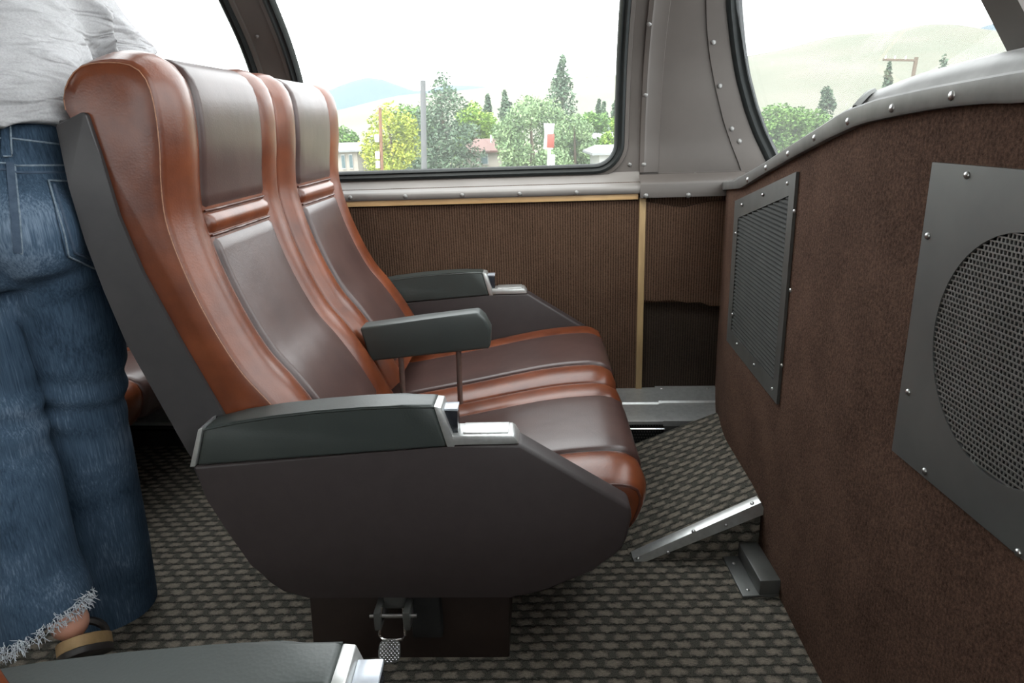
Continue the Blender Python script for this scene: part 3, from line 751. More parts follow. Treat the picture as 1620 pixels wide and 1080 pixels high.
BACK = [(-0.36, 0.38), (-0.411, 0.483), (-0.461, 0.565), (-0.507, 0.629), (-0.547, 0.714), (-0.579, 0.809), (-0.598, 0.9), (-0.597, 0.965), (-0.587, 1.038), (-0.584, 1.105), (-0.592, 1.147),
        (-0.617, 1.167), (-0.673, 1.170), (-0.704, 1.160), (-0.728, 1.132), (-0.734, 1.10), (-0.72, 1.06), (-0.70, 0.95), (-0.66, 0.80), (-0.60, 0.64), (-0.53, 0.48), (-0.47, 0.38)]
CUSH = [(0.16, 0.275), (0.195, 0.282), (0.217, 0.305), (0.231, 0.34), (0.231, 0.366), (0.217, 0.381), (0.17, 0.386), (0.05, 0.375), (-0.16, 0.335), (-0.36, 0.30), (-0.47, 0.29), (-0.47, 0.215), (-0.3, 0.22), (0.0, 0.235)]

def make_seat():
    root = thing('double_seat', (0, SEAT_Y, 0), SEAT_A)
    for k, (y0, y1) in enumerate(((0.068, 0.606), (0.612, 1.150))):
        c = Cushion(BACK, 110, y0, y1, 0.016, lambda f, x, z: 1.0 if f < 0.5 else max(0.0, 1 - (f - 0.5) / 0.06))
        back = c.body('backrest', 'tan_leather', root)
        nf = 55
        def iz(z): return min(range(nf), key=lambda i: abs(c.P[i][1] - z) + (10 if c.P[i][0] < -0.602 else 0))
        ir0, ir1 = iz(0.880), iz(0.906)
        itop = min(range(110), key=lambda i: math.dist(c.P[i], (-0.733, 1.10)))
        o = c.panel('lumbar_panel', 2, ir0 - 1, 0.222, 0.778, 0.004, 'brown_leather', back)
        o = c.panel('headrest_panel', ir1 + 1, itop, 0.222, 0.778, 0.004, 'brown_leather', back)
        o = c.panel('cross_roll', ir0 - 1, ir1 + 1, 0.222, 0.778, 0.004, 'tan_leather', back, 0.006)
        c.cross('piping', ir0 - 1, 0.222, 0.778, 0.005, 0.0026, 'dark_piping', back)
        c.cross('piping', ir1 + 1, 0.222, 0.778, 0.005, 0.0026, 'dark_piping', back)
        for t in (0.0, 1.0): c.seam('stitching', 3, itop, t, 0.0005, 0.0010, 'thread' if t == 0 else 'dark_piping', back)
        s = Cushion(CUSH, 90, y0, y1, 0.018, lambda f, x, z: 1.0 if z > 0.27 and x > -0.46 else 0.6 if x > 0.1 else 0.0, 0.004)
        seat = s.body('seat_cushion', 'tan_leather', root)
        i0 = 2; i1 = max(i for i in range(70) if s.P[i][0] > -0.42 and s.P[i][1] > 0.285)
        s.panel('centre_panel', i0, i1, 0.222, 0.778, 0.004, 'brown_leather', seat)
        for t in (0.0, 1.0): s.seam('piping', 0, i1, t, 0.001, 0.0032, 'dark_piping', seat)
    cheek = [(-0.75, 1.076), (-0.749, 0.976), (-0.741, 0.883), (-0.726, 0.792), (-0.705, 0.696), (-0.63, 0.478), (-0.57, 0.34), (-0.46, 0.34), (-0.47, 0.38), (-0.548, 0.549), (-0.604, 0.694), (-0.65, 0.824), (-0.673, 0.925), (-0.683, 1.021), (-0.693, 1.092), (-0.70, 1.096)]
    prism('back_side', cheek, XZ, 0.055, 0.069, 'shell_plastic', root, 0.003)
    prism('back_side', cheek, XZ, SW - 0.067, SW - 0.053, 'shell_plastic', root, 0.003)
    outer_ = [(-0.75, 1.085), (-0.749, 0.976), (-0.741, 0.883), (-0.726, 0.792), (-0.705, 0.696), (-0.63, 0.478), (-0.57, 0.34)]
    inner_ = [(x + 0.016, z - 0.002) for x, z in outer_]
    prism('back_board', outer_ + inner_[::-1], XZ, 0.066, SW - 0.066, 'shell_plastic', root, 0.003)
    PAN = [(-0.597, 0.474), (-0.579, 0.407), (-0.551, 0.339), (-0.515, 0.262), (-0.488, 0.222), (-0.462, 0.200), (-0.438, 0.191), (-0.414, 0.188), (-0.02, 0.186), (0.02, 0.190), (0.057, 0.202), (0.139, 0.246), (0.175, 0.272), (0.192, 0.29), (0.201, 0.312), (0.209, 0.354), (0.207, 0.378), (0.008, 0.509), (-0.123, 0.505)]
    PAD = [(-0.586, 0.475), (-0.123, 0.505), (-0.142, 0.587), (-0.20, 0.588), (-0.27, 0.586), (-0.35, 0.581), (-0.43, 0.573), (-0.50, 0.563), (-0.559, 0.551)]
    for y0, y1, out in ((0.0, 0.055, 0), (SW - 0.055, SW, SW)):
        arm = prism('arm_panel', PAN, XZ, y0, y1, 'side_vinyl', root, 0.008, 3)
        pad = prism('arm_pad', PAD, XZ, y0 - 0.002, y1 + 0.002, 'pad_vinyl', root, 0.007, 3)
        for yy in (y0 - 0.0005, y1 + 0.0005): tube('piping', [(x - 0.004 * 0, yy, z - 0.0045) for x, z in PAD[2:]], 0.0022, 'pad_vinyl', pad, 6)
        prism('rear_cap', [(-0.598, 0.474), (-0.588, 0.475), (-0.561, 0.552), (-0.570, 0.548)], XZ, y0 - 0.0025, y1 + 0.0025, 'aluminium', arm, 0.001)
        prism('bezel', [(-0.123, 0.505), (-0.109, 0.505), (-0.112, 0.527), (-0.129, 0.582), (-0.142, 0.584)], XZ, y0 - 0.001, y1 + 0.001, 'aluminium', arm, 0.002)
        tray = prism('ashtray', [(-0.116, 0.508), (0.007, 0.509), (-0.001, 0.523), (-0.006, 0.527), (-0.114, 0.527)], XZ, y0 - 0.001, y1 + 0.001, 'aluminium', arm, 0.0025)
        prism('lid', rect(-0.094, -0.012, y0 + 0.006, y1 - 0.005), XY, 0.5265, 0.5305, 'aluminium', tray, 0.0015)
        blk = prism('recline_button', [(-0.128, 0.572), (-0.113, 0.527), (-0.103, 0.527), (-0.1025, 0.570)], XZ, y0 + 0.012, y1 - 0.012, 'button_dark', arm, 0.001)
        prism('button_cap', [(-0.126, 0.570), (-0.1015, 0.569), (-0.1015, 0.5745), (-0.126, 0.5745)], XZ, y0 + 0.011, y1 - 0.011, 'button_top', blk, 0.001)
    MID = [(-0.418, 0.566), (-0.398, 0.474), (-0.088, 0.502), (-0.082, 0.506), (-0.079, 0.552), (-0.094, 0.584), (-0.11, 0.600), (-0.25, 0.5845)]
    prism('middle_arm_pad', MID, XZ, 0.578, 0.638, 'pad_vinyl', root, 0.008, 3)
    tube('arm_post', [(-0.322, 0.608, 0.49), (-0.326, 0.608, 0.33)], 0.0075, 'bronze_post', root, 10)
    tube('arm_post', [(-0.168, 0.608, 0.50), (-0.172, 0.608, 0.33)], 0.0075, 'bronze_post', root, 10)
    prism('seat_pan', [(-0.46, 0.195), (0.02, 0.195), (0.06, 0.225), (-0.45, 0.212)], XZ, 0.052, SW - 0.052, 'black_void', root)
    prism('pedestal', [(-0.44, 0.0), (-0.03, 0.0), (-0.024, 0.19), (-0.43, 0.19)], XZ, 0.05, SW - 0.34, 'base_brown', root, 0.004)
    # floor pedal for turning the seat
    med = prism('pedal_bracket', rect(-0.285, -0.272, 0.125, 0.165), XZ, -0.018, 0.045, 'vent_grey', root, 0.002)
    prism('pedal_bracket', rect(-0.228, -0.215, 0.125, 0.165), XZ, -0.018, 0.045, 'vent_grey', root, 0.002)
    box('hinge_block', (-0.25, 0.035, 0.165), (0.045, 0.03, 0.04), 'vent_grey', root, bevel=0.003)
    tube('hinge_pin', [(-0.296, -0.002, 0.147), (-0.204, -0.002, 0.147)], 0.0045, 'screw_metal', root, 8)
    box('latch_housing', (-0.192, 0.05, 0.125), (0.06, 0.05, 0.11), 'black_void', root, bevel=0.004)
    tube('wire_loop', [(-0.2720, 0.0000, 0.1650), (-0.2750, -0.0120, 0.1340), (-0.2760, -0.0200, 0.1160), (-0.2700, -0.0220, 0.1100), (-0.2580, -0.0230, 0.1085), (-0.2420, -0.0230, 0.1085), (-0.2320, -0.0220, 0.1100), (-0.2260, -0.0200, 0.1160), (-0.2270, -0.0120, 0.1340), (-0.2300, 0.0000, 0.1650)], 0.0028, 'chrome', root, 6)
    P8 = [(0.017 * (abs(math.cos(q)) ** 0.6) * (1 if math.cos(q) >= 0 else -1) + 0, 0.0185 * (abs(math.sin(q)) ** 0.6) * (1 if math.sin(q) >= 0 else -1)) for q in [2 * math.pi * k / 24 for k in range(24)]]
    rotp = Matrix.Rotation(math.radians(55), 3, 'X')
    def pf(x, y, h):
        v = rotp @ Vector((x * 1.25, y * 1.15, h)); return Vector((-0.255, -0.036, 0.093)) + v
    ped = prism('pedal', P8, pf, -0.003, 0.003, 'vent_grey', root, 0.001)
    bm = bmesh.new()
    for i in range(-7, 8):
        for j in range(-7, 8):
            x, y = (i + 0.5 * (j % 2)) * 0.0056, j * 0.0032
            if abs(x) ** 3 / 0.0155 ** 3 + abs(y) ** 3 / 0.0165 ** 3 < 1:
                V = [bm.verts.new(pf(x + dx, y + dy, 0.003)) for dx, dy in ((0.0018, 0), (0, 0.0016), (-0.0018, 0), (0, -0.0016))]
                tp = bm.verts.new(pf(x, y, 0.0042))
                for q in range(4): bm.faces.new((V[q], V[(q + 1) % 4], tp))
    o = from_bm('tread_studs', bm, 'chrome', ped, 20); o['kind'] = 'stuff'
    return root
def copy_tree(o, parent=None):
    c = o.copy(); COL.objects.link(c); c.parent = parent
    for ch in list(o.children): copy_tree(ch, c)
    return c
GRP = 'double seats in the dome'
seat1 = make_seat()
tag(seat1, 'tan and brown leather double seat in the middle, side on', 'seat', GRP)
seat2 = copy_tree(seat1); seat2.location = (-1.44, 1.19, 0); seat2.rotation_euler = (0, 0, math.radians(-11))
tag(seat2, 'leather double seat mostly hidden behind the standing person', 'seat', GRP)
seat3 = copy_tree(seat1); seat3.location = (-0.03, 0.553 - 1.218, 0); seat3.rotation_euler = (0, 0, 0)
UPR = Matrix.Translation((-0.45, 0, 0.36)) @ Matrix.Rotation(math.radians(19), 4, 'Y') @ Matrix.Translation((0.45, 0, -0.36))
for ch in seat3.children:
    if ch.name.split('.')[0] in ('backrest', 'back_side', 'back_board'): ch.matrix_local = UPR
tag(seat3, 'nearest seat, only its grey armrest showing at the bottom edge', 'seat', GRP)

# ================================================================== PERSON
def remesh(name, parts, voxel, mat, parent=None, smooth=6, disp=None):
    bm = bmesh.new()
    for V, Fc in parts:
        vs = [bm.verts.new(v) for v in V]
        for f in Fc: bm.faces.new([vs[i] for i in f])
    bmesh.ops.recalc_face_normals(bm, faces=bm.faces)
    me = bpy.data.meshes.new('tmp'); bm.to_mesh(me); bm.free(); o = link('tmp', me)
    md = o.modifiers.new('r', 'REMESH'); md.mode = 'VOXEL'; md.voxel_size = voxel
    ms = o.modifiers.new('s', 'SMOOTH'); ms.iterations = smooth; ms.factor = 0.5
    dg = bpy.context.evaluated_depsgraph_get(); dg.update()
    me2 = bpy.data.meshes.new_from_object(o.evaluated_get(dg)); bpy.data.objects.remove(o)
    if disp:
        ns = [v.normal.copy() for v in me2.vertices]
        for v, n_ in zip(me2.vertices, ns): v.co = v.co + n_ * disp(v.co)
    me2.name = name; me2.materials.clear(); finish(me2, mat, 0)
    return link(name, me2, parent)
def loft(rings, n=28):
    """rings: (centre, rx, ry, axis_dir or None)"""
    V = []; Fc = []
    for c, rx, ry, ax_ in rings:
        c = Vector(c); t = Vector(ax_ if ax_ else (0, 0, 1)).normalized()
        u = Vector((1, 0, 0)); u = (u - t * u.dot(t)).normalized(); w = t.cross(u)
        for k in range(n):
            q = 2 * math.pi * k / n; V.append(c + u * rx * math.cos(q) + w * ry * math.sin(q))
    for i in range(len(rings) - 1):
        for k in range(n): Fc.append((i * n + k, i * n + (k + 1) % n, (i + 1) * n + (k + 1) % n, (i + 1) * n + k))
    Fc.append(tuple(range(n))[::-1]); Fc.append(tuple((len(rings) - 1) * n + k for k in range(n)))
    return V, Fc
def leg_ring(xl, xr, y, Y, ry):
    a, b = at_y(xl, y, Y), at_y(xr, y, Y); c = (a + b) / 2; return (c, abs(b.x - a.x) / 2, ry, None)
RLEG = [(20, 158, 330, 1.33, 0.125), (40, 172, 420, 1.33, 0.115), (46, 191, 520, 1.335, 0.10), (56, 192, 600, 1.34, 0.088), (66, 194, 660, 1.345, 0.080), (76, 206, 720, 1.35, 0.080), (92, 219, 790, 1.37, 0.08), (108, 232, 860, 1.38, 0.083), (122, 238, 920, 1.39, 0.09), (134, 244, 975, 1.395, 0.096), (140, 246, 1000, 1.395, 0.098)]
LLEG = [(-150, 14, 330, 1.28, 0.125), (-125, 24, 420, 1.27, 0.112), (-112, 36, 510, 1.25, 0.098), (-95, 52, 590, 1.24, 0.085), (-82, 63, 650, 1.23, 0.078), (-70, 68, 700, 1.22, 0.078), (-50, 88, 760, 1.21, 0.08), (-35, 102, 830, 1.20, 0.083), (-30, 114, 890, 1.19, 0.086), (-28, 130, 925, 1.185, 0.09), (-24, 150, 958, 1.18, 0.094)]
pel = at_y(12, 330, 1.29)
hipz = [(0.80, 0.135, 0.10), (0.86, 0.150, 0.14), (0.93, 0.150, 0.142), (1.0, 0.143, 0.128), (1.06, 0.138, 0.112), (1.085, 0.135, 0.108)]
hcx = pel.x
def folds(p):
    z = p.z; f = 0.0
    f += 0.0045 * math.sin(z * 95 + p.x * 25) * math.exp(-((z - 0.56) / 0.07) ** 2)
    f += 0.003 * math.sin(z * 120 - p.x * 40) * math.exp(-((z - 0.80) / 0.04) ** 2)
    f += 0.003 * math.sin(p.x * 60 + p.y * 30) * math.exp(-((z - 0.15) / 0.15) ** 2)
    return f
# body skeleton (skin modifier)
pr_ = leg_ring(*RLEG[1]); pl_ = leg_ring(*LLEG[1])
def ctr(t): return leg_ring(*t)[0]
LRINGS = [leg_ring(*t) for t in LLEG]
c_, a_, b_, _ = LRINGS[-1]; LRINGS[-1] = (c_ + Vector((0, 0, -0.034)), a_, b_, (-0.5, 0, 1)); c_, a_, b_, _ = LRINGS[-2]; LRINGS[-2] = (c_, a_, b_, (-0.2, 0, 1))
SH = Vector((hcx - 0.15, 1.60, 1.39))
waist = Vector((hcx, 1.30, 1.07)); chest = waist.lerp(SH, 0.62)
rsh = SH + Vector((0.135, 0.0, -0.03)); lsh = SH + Vector((-0.165, -0.0, -0.02))
relb = rsh + Vector((0.07, 0.17, -0.17)); rwr = relb + Vector((0.05, 0.17, -0.13))
lelb = lsh + Vector((-0.06, 0.20, -0.17)); lwr = lelb + Vector((0.03, 0.15, -0.16))
neck = SH + Vector((-0.01, 0.07, 0.09)); head = neck + Vector((-0.01, 0.07, 0.10)); crown = head + Vector((0, 0.02, 0.09))
rank = Vector((ctr(RLEG[-2]).x - 0.01, 1.40, 0.10)); lheel = at_y(98, 1008, 1.11) + Vector((0, 0.03, 0))
N_ = []; E_ = []
def nd(p, r, par=None):
    N_.append((Vector(p), r)); i = len(N_) - 1
    if par is not None: E_.append((par, i))
    return i
pv = nd((hcx, 1.29, 0.95), 0.095)
wt = nd(waist, 0.09, pv); ch = nd(chest, 0.11, wt); st = nd(SH, 0.085, ch); nk = nd(neck, 0.045, st); hd = nd(head, 0.078, nk); cw = nd(crown, 0.062, hd)
def arm(shp, el, wr, sg):
    a = nd(shp, 0.048, st); b = nd(el, 0.035, a); c = nd(wr, 0.023, b)
    dr_ = (wr - el).normalized(); sd_ = Vector((1, 0, 0)); palm = nd(wr + dr_ * 0.07, 0.026, c)
    for k in range(4):
        q = wr + dr_ * 0.085 + sd_ * (k - 1.5) * 0.019; ln = (0.07, 0.08, 0.075, 0.06)[k]
        i = nd(q, 0.0085, palm); i = nd(q + dr_ * ln * 0.55 + Vector((0, 0, -0.01)), 0.008, i); nd(q + dr_ * ln + Vector((0, 0, -0.03)), 0.007, i)
    i = nd(wr + dr_ * 0.035 - sd_ * sg * 0.035, 0.010, c); nd(wr + dr_ * 0.075 - sd_ * sg * 0.05 + Vector((0, 0, -0.015)), 0.008, i)
arm(rsh, relb, rwr, 1); arm(lsh, lelb, lwr, -1)
def legn(T, ankle, foot):
    a = nd(ctr(T[1]), 0.075, pv); k = nd(ctr(T[4]), 0.046, a); c = nd(ctr(T[6]), 0.042, k); an = nd(ankle, 0.034, c)
    b = an
    for p, r in foot: b = nd(p, r, b)
legn(RLEG, rank, [(rank + Vector((-0.03, 0.05, -0.045)), 0.034), (rank + Vector((-0.08, 0.11, -0.062)), 0.028), (rank + Vector((-0.11, 0.15, -0.07)), 0.02)])
FD = Vector((lheel.x, lheel.y, 0)).normalized()
legn(LLEG, lheel + FD * 0.10 + Vector((-0.02, 0.0, 0.075)), [(lheel, 0.038), (lheel + FD * 0.10 + Vector((0, 0, -0.05)), 0.034), (lheel + FD * 0.15 + Vector((0, 0, 0.035 - lheel.z)), 0.022)])
me = bpy.data.meshes.new('person'); me.from_pydata([n[0] for n in N_], E_, []); tmp = link('tmpbody', me)
tmp.modifiers.new('skin', 'SKIN')
for i, d_ in enumerate(me.skin_vertices[0].data):
    d_.radius = (N_[i][1], N_[i][1]); d_.use_root = (i == 0)
ss = tmp.modifiers.new('sub', 'SUBSURF'); ss.levels = 2; ss.render_levels = 2
dg = bpy.context.evaluated_depsgraph_get(); dg.update()
bme = bpy.data.meshes.new_from_object(tmp.evaluated_get(dg)); bpy.data.objects.remove(tmp); bme.name = 'person'; bme.materials.clear(); finish(bme, 'skin', 0)
person = link('person', bme); tag(person, 'person in grey shirt and blue flared jeans standing with back turned, bending forward', 'person')
hV, hF = loft([(head + Vector((0, -0.03, -0.06)), 0.06, 0.05, None), (head + Vector((0, -0.025, 0.0)), 0.088, 0.085, None), (head + Vector((0, -0.01, 0.06)), 0.088, 0.095, None), (head + Vector((0, 0.0, 0.12)), 0.075, 0.08, None), (head + Vector((0, 0.0, 0.155)), 0.03, 0.03, None)])
remesh('hair', [(hV, hF)], 0.012, 'hair_brown', person, 4)

parts = [loft([leg_ring(*t) for t in RLEG]), loft([leg_ring(*t) for t in LLEG[:3]]), loft([(Vector((hcx, 1.295, z)), rx, ry, None) for z, rx, ry in hipz])]
# two buttock volumes
for sg in (1, -1):
    parts.append(loft([(Vector((hcx + sg * 0.072, 1.245 + 0.0 , 0.90 + dz)), 0.088 * s_, 0.105 * s_, None) for dz, s_ in ((-0.09, 0.35), (-0.07, 0.68), (-0.035, 0.93), (0, 1.0), (0.04, 0.95), (0.08, 0.7), (0.1, 0.35))]))
jeans = remesh('jeans', parts, 0.0085, 'denim', person, 5, folds)
jeans['label'] = 'faded blue flared jeans with frayed hems'
lleg = remesh('trouser_leg', [loft(LRINGS[1:])], 0.0085, 'denim', jeans, 5, folds)
bvh = BVHTree.FromPolygons([v.co.copy() for v in jeans.data.vertices], [tuple(p.vertices) for p in jeans.data.polygons])
def on_jeans(px, py, lift=0.002):
    r = ray(px, py).normalized(); h = bvh.ray_cast(CAMP, r)
    if h[0] is None: return None
    return h[0] - r * lift
def px_path(pts, step=6):
    out = []
    for (x0, y0), (x1, y1) in zip(pts, pts[1:]):
        m = max(1, int(math.hypot(x1 - x0, y1 - y0) / step))
        for k in range(m): out.append((x0 + (x1 - x0) * k / m, y0 + (y1 - y0) * k / m))
    out.append(pts[-1]); return out
def seamline(name, pts, r, mat, lift=0.0):
    P = [on_jeans(x, y, lift) for x, y in px_path(pts)]; P = [p for p in P if p is not None]
    if len(P) > 2: tube(name, P, r, mat, jeans, 6)
def patch(name, cols, mat, lift, step=8):
    rows = []
    for (a, b) in cols:
        P = [on_jeans(a[0] + (b[0] - a[0]) * k / 8, a[1] + (b[1] - a[1]) * k / 8, lift) for k in range(9)]
        if any(p is None for p in P): continue
        rows.append(P)
    if len(rows) > 1: grid_mesh(name, rows, mat, jeans, sharp=0)
seamline('waist_seam', [(-60, 216), (20, 219), (95, 228), (150, 238)], 0.0018, 'denim_pale')
seamline('yoke_seam', [(-40, 256), (10, 258), (28, 262), (105, 261), (160, 266)], 0.0018, 'denim_pale')
seamline('yoke_seam', [(-40, 266), (10, 268), (28, 273), (105, 272), (160, 277)], 0.0025, 'denim_dark')
patch('centre_seam', [((9 + 0.09 * (y - 255), y), (22 + 0.09 * (y - 255), y)) for y in range(256, 404, 8)], 'denim_dark', 0.0025)
seamline('centre_seam', [(23, 262), (30, 330), (35, 402)], 0.002, 'denim_pale')
patch('belt_loop', [((2, y), (18, y)) for y in range(192, 250, 8)], 'denim', 0.006)
seamline('belt_loop_edge', [(16, 194), (19, 247), (5, 247)], 0.0015, 'denim_pale', 0.007)
patch('back_pocket', [((77 + 0.235 * (y - 285), y), (150 + 0.2 * (y - 285), y)) for y in range(285, 409, 8)], 'denim', 0.004)
seamline('pocket_seam', [(160, 288), (77, 285), (84, 310), (102, 370), (109, 406), (150, 425)], 0.0018, 'denim_pale', 0.004)
seamline('pocket_seam', [(86, 292), (94, 320), (110, 372), (118, 400), (150, 412)], 0.003, 'denim_dark', 0.003)
# frayed hems
fr = bmesh.new()
def fray(T, cnt, zoff, rng, tilt=0.0):
    c, rx, ry, _ = leg_ring(*T)
    for k in range(cnt):
        q = random.uniform(*rng); p = c + Vector((rx * math.cos(q) * 1.0, ry * math.sin(q) * 1.0, zoff + tilt * rx * math.cos(q) + random.uniform(-0.004, 0.022)))
        P = [p]
        dv = Vector((math.cos(q) * 0.4, math.sin(q) * 0.6, -0.6)) + Vector((random.gauss(0, 0.7), random.gauss(0, 0.4), random.gauss(0, 0.7)))
        for j in range(3):
            P.append(P[-1] + dv.normalized() * 0.005); dv += Vector((random.gauss(0, 0.5), random.gauss(0, 0.3), random.gauss(0, 0.5)))
        V, Fc = tube_data(P, [0.0009, 0.0008, 0.0007, 0.0004], 3)
        vs = [fr.verts.new(v) for v in V]
        for f in Fc: fr.faces.new([vs[i] for i in f])
fray(LLEG[-1], 380, -0.034, (-math.pi * 0.72, 0.1), 0.45); fray(RLEG[-1], 160, 0.0, (-math.pi * 0.9, 0.2))
frh = from_bm('frayed_hem', fr, 'fray_white', jeans, 0); frh['kind'] = 'stuff'
# sandals
def sandal(heel, toe, nrm, w):
    heel, toe = Vector(heel), Vector(toe); d_ = (toe - heel); L = d_.length; d_ = d_ / L; nrm = Vector(nrm); nrm = (nrm - d_ * nrm.dot(d_)).normalized(); s_ = d_.cross(nrm)
    out = []
    for k in range(28):
        q = 2 * math.pi * k / 28; u = 0.5 - 0.5 * math.cos(q); wd = w * (0.78 + 0.3 * u) * math.sin(q); out.append((u * L, wd))
    f = lambda a, b, h: heel + d_ * a + s_ * b + nrm * h
    o = prism('sandal', out, f, -0.022, 0.0, 'sole_tan', person, 0.003)
    prism('outsole', out, f, -0.034, -0.0215, 'sandal_dark', o, 0.002)
    st_ = []
    for k in range(13):
        q = math.pi * k / 12; st_.append(f(L * 0.68, math.cos(q) * w * 0.75, math.sin(q) * 0.038))
    tube('strap', st_, 0.008, 'sandal_dark', o, 6)
sandal(lheel - FD * 0.034 + Vector((0.004, 0, 0.0)), lheel + FD * 0.12 + Vector((0.03, 0, 0.03 - lheel.z)), (0, 0, 1), 0.052)
sandal(rank + Vector((0.03, -0.05, -0.064)), rank + Vector((-0.13, 0.16, -0.064)), (0, 0, 1), 0.036)

# shirt
ax_t = (SH - waist).normalized()
def tor(f, rx, ry, off=(0, 0, 0), ax_=None):
    return (waist.lerp(SH, f) + Vector(off), rx, ry, ax_ if ax_ else ax_t)
hem_c = Vector((hcx - 0.005, 1.29, 1.078))
shirt_parts = [loft([(hem_c, 0.178, 0.140, (0.05, 0.05, 1)), (hem_c + Vector((-0.005, 0.02, 0.045)), 0.176, 0.140, (-0.05, 0.25, 1)), tor(0.28, 0.175, 0.140, (0, -0.005, 0.02)), tor(0.5, 0.18, 0.135, (0, 0, 0.01)), tor(0.75, 0.195, 0.13), tor(0.95, 0.19, 0.115), tor(1.08, 0.12, 0.08), tor(1.14, 0.06, 0.05)]),
               loft([(rsh - Vector((0.06, 0.02, -0.01)), 0.07, 0.085, rsh + Vector((0.2, 0.05, -0.05)) - rsh), (rsh + Vector((0.01, 0.02, -0.02)), 0.078, 0.085, (0.5, 0.6, -0.5)), (rsh.lerp(relb, 0.35), 0.075, 0.078, relb - rsh), (rsh.lerp(relb, 0.62), 0.072, 0.076, relb - rsh), (rsh.lerp(relb, 0.9), 0.07, 0.072, relb - rsh)]),
               loft([(chest + Vector((0.10, 0.0, -0.02)), 0.06, 0.08, (1, 0.5, 0.3)), (chest + Vector((0.19, 0.09, 0.03)), 0.06, 0.08, (1, 0.7, 0.3)), (rsh.lerp(relb, 0.3), 0.05, 0.06, (1, 0.7, 0))]),
               loft([(lsh + Vector((0.06, 0.0, 0.01)), 0.07, 0.08, (-1, 0.1, -0.1)), (lsh.lerp(lelb, 0.15), 0.072, 0.075, (-0.5, 0.6, -0.5)), (lsh.lerp(lelb, 0.6), 0.065, 0.068, lelb - lsh)])]
def sfold(p):
    q = p - hem_c; s1 = q.x * 0.55 + (q.z + q.y * 0.6) * 1.0
    wob = 0.012 * math.sin(q.x * 21 + 1.3) + 0.01 * math.sin(q.x * 9 + q.z * 15)
    w1 = 0.5 + 0.5 * math.sin(q.x * 14 + q.z * 20 + 0.7); w2 = 0.5 + 0.5 * math.sin(q.x * 11 - q.z * 17 + 2.0)
    c1 = (1 - abs(math.sin((s1 + wob) * 46))) ** 2; c2 = (1 - abs(math.sin((s1 * 0.75 - q.x * 0.55 + wob) * 38 + 0.6))) ** 2
    return 0.013 * c1 * w1 + 0.012 * c2 * w2 - 0.006
sh = remesh('t_shirt', shirt_parts, 0.009, 'grey_jersey', person, 6, sfold)
sh['label'] = 'pale grey wrinkled t-shirt'

# ================================================================== OUTSIDE
GZ = -3.6
g = mesh('ground', [(-900, 6, GZ), (1500, 6, GZ), (1500, 215, GZ), (-900, 215, GZ)], [(0, 1, 2, 3)], 'ground_grass'); tag(g, 'pale grassy ground outside the train', 'ground', kind='structure')
def ridge(name, label, prof_px, Y, depth, mat, extra=0.0):
    top_ = [at_y(x, y, Y) for x, y in prof_px]; P = catmull([tuple(p) for p in top_], 120); rows = []
    for k in range(25):
        f = k / 24; row = []
        for i, p in enumerate(P):
            s_ = f * f * (3 - 2 * f); yy = Y - depth * (1 - f); zz_ = GZ - 4 + (p.z - GZ + 4) * (0.25 * f + 0.75 * s_)
            zz_ += (math.sin(p.x * 0.03 + f * 5) * math.sin(f * math.pi) * 10 + math.sin(p.x * 0.08 + f * 9) * math.sin(f * math.pi) * 4) * (Y / 3000)
            row.append((p.x * (1 - 0.2 * (1 - f)), yy, zz_))
        rows.append(row)
    rows.append([(x, y + depth * 0.4, z * 0.5) for x, y, z in rows[-1]])
    o = grid_mesh(name, rows, mat, None, sharp=0); tag(o, label, 'hill', kind='structure'); return o
ridge('hill_slope', 'pale grassy hillside behind the trees and bulkhead', [(-600, 190), (0, 175), (300, 165), (480, 190), (560, 172), (640, 154), (700, 147), (760, 140), (880, 125), (980, 120), (1100, 105), (1190, 87), (1240, 78), (1290, 64), (1330, 57), (1400, 53), (1438, 44), (1470, 54), (1510, 63), (1560, 55), (1640, 42), (1900, 60), (2300, 90)], 600, 420, 'hill_grass')
ridge('mountain_range', 'haze-tinted blue mountains on the far horizon', [(-600, 150), (0, 160), (400, 165), (500, 150), (545, 132), (588, 122), (625, 133), (665, 145), (700, 135), (760, 136), (820, 140), (940, 121), (990, 122), (1100, 118), (1250, 90), (1440, 56), (1480, 54), (1510, 56), (1540, 48), (1570, 38), (1620, 34), (1800, 60), (2300, 90)], 960, 150, 'hill_haze')

def leaf_cloud(blobs, count, size, seed, droop=0.0):
    rnd = random.Random(seed); V = []; Fc = []
    tot = sum(b[3] * b[4] * b[5] for b in blobs)
    for (x, y, z, rx, ry, rz) in blobs:
        n = max(70, int(count * rx * ry * rz / tot))
        for _ in range(n):
            d_ = Vector((rnd.gauss(0, 1), rnd.gauss(0, 1), rnd.gauss(0, 1))).normalized() * (rnd.random() ** 0.33) * rnd.uniform(0.85, 1.08)
            p = Vector((x + d_.x * rx, y + d_.y * ry, z + d_.z * rz))
            u = Vector((rnd.gauss(0, 1), rnd.gauss(0, 1), rnd.gauss(0, 0.6) - droop)).normalized(); w = u.cross(Vector((rnd.gauss(0, 1), rnd.gauss(0, 1), rnd.gauss(0, 1)))).normalized()
            s_ = size * rnd.uniform(0.6, 1.3); b = len(V); V += [p - u * s_, p + w * s_ * 0.5, p + u * s_, p - w * s_ * 0.5]; Fc.append((b, b + 1, b + 2, b + 3))
    return V, Fc
def leaf_obj(name, V, Fc, mat, parent):
    me = bpy.data.meshes.new(name); me.from_pydata([tuple(v) for v in V], [], Fc); me.materials.append(MATS[mat]); o = link(name, me, parent); return o
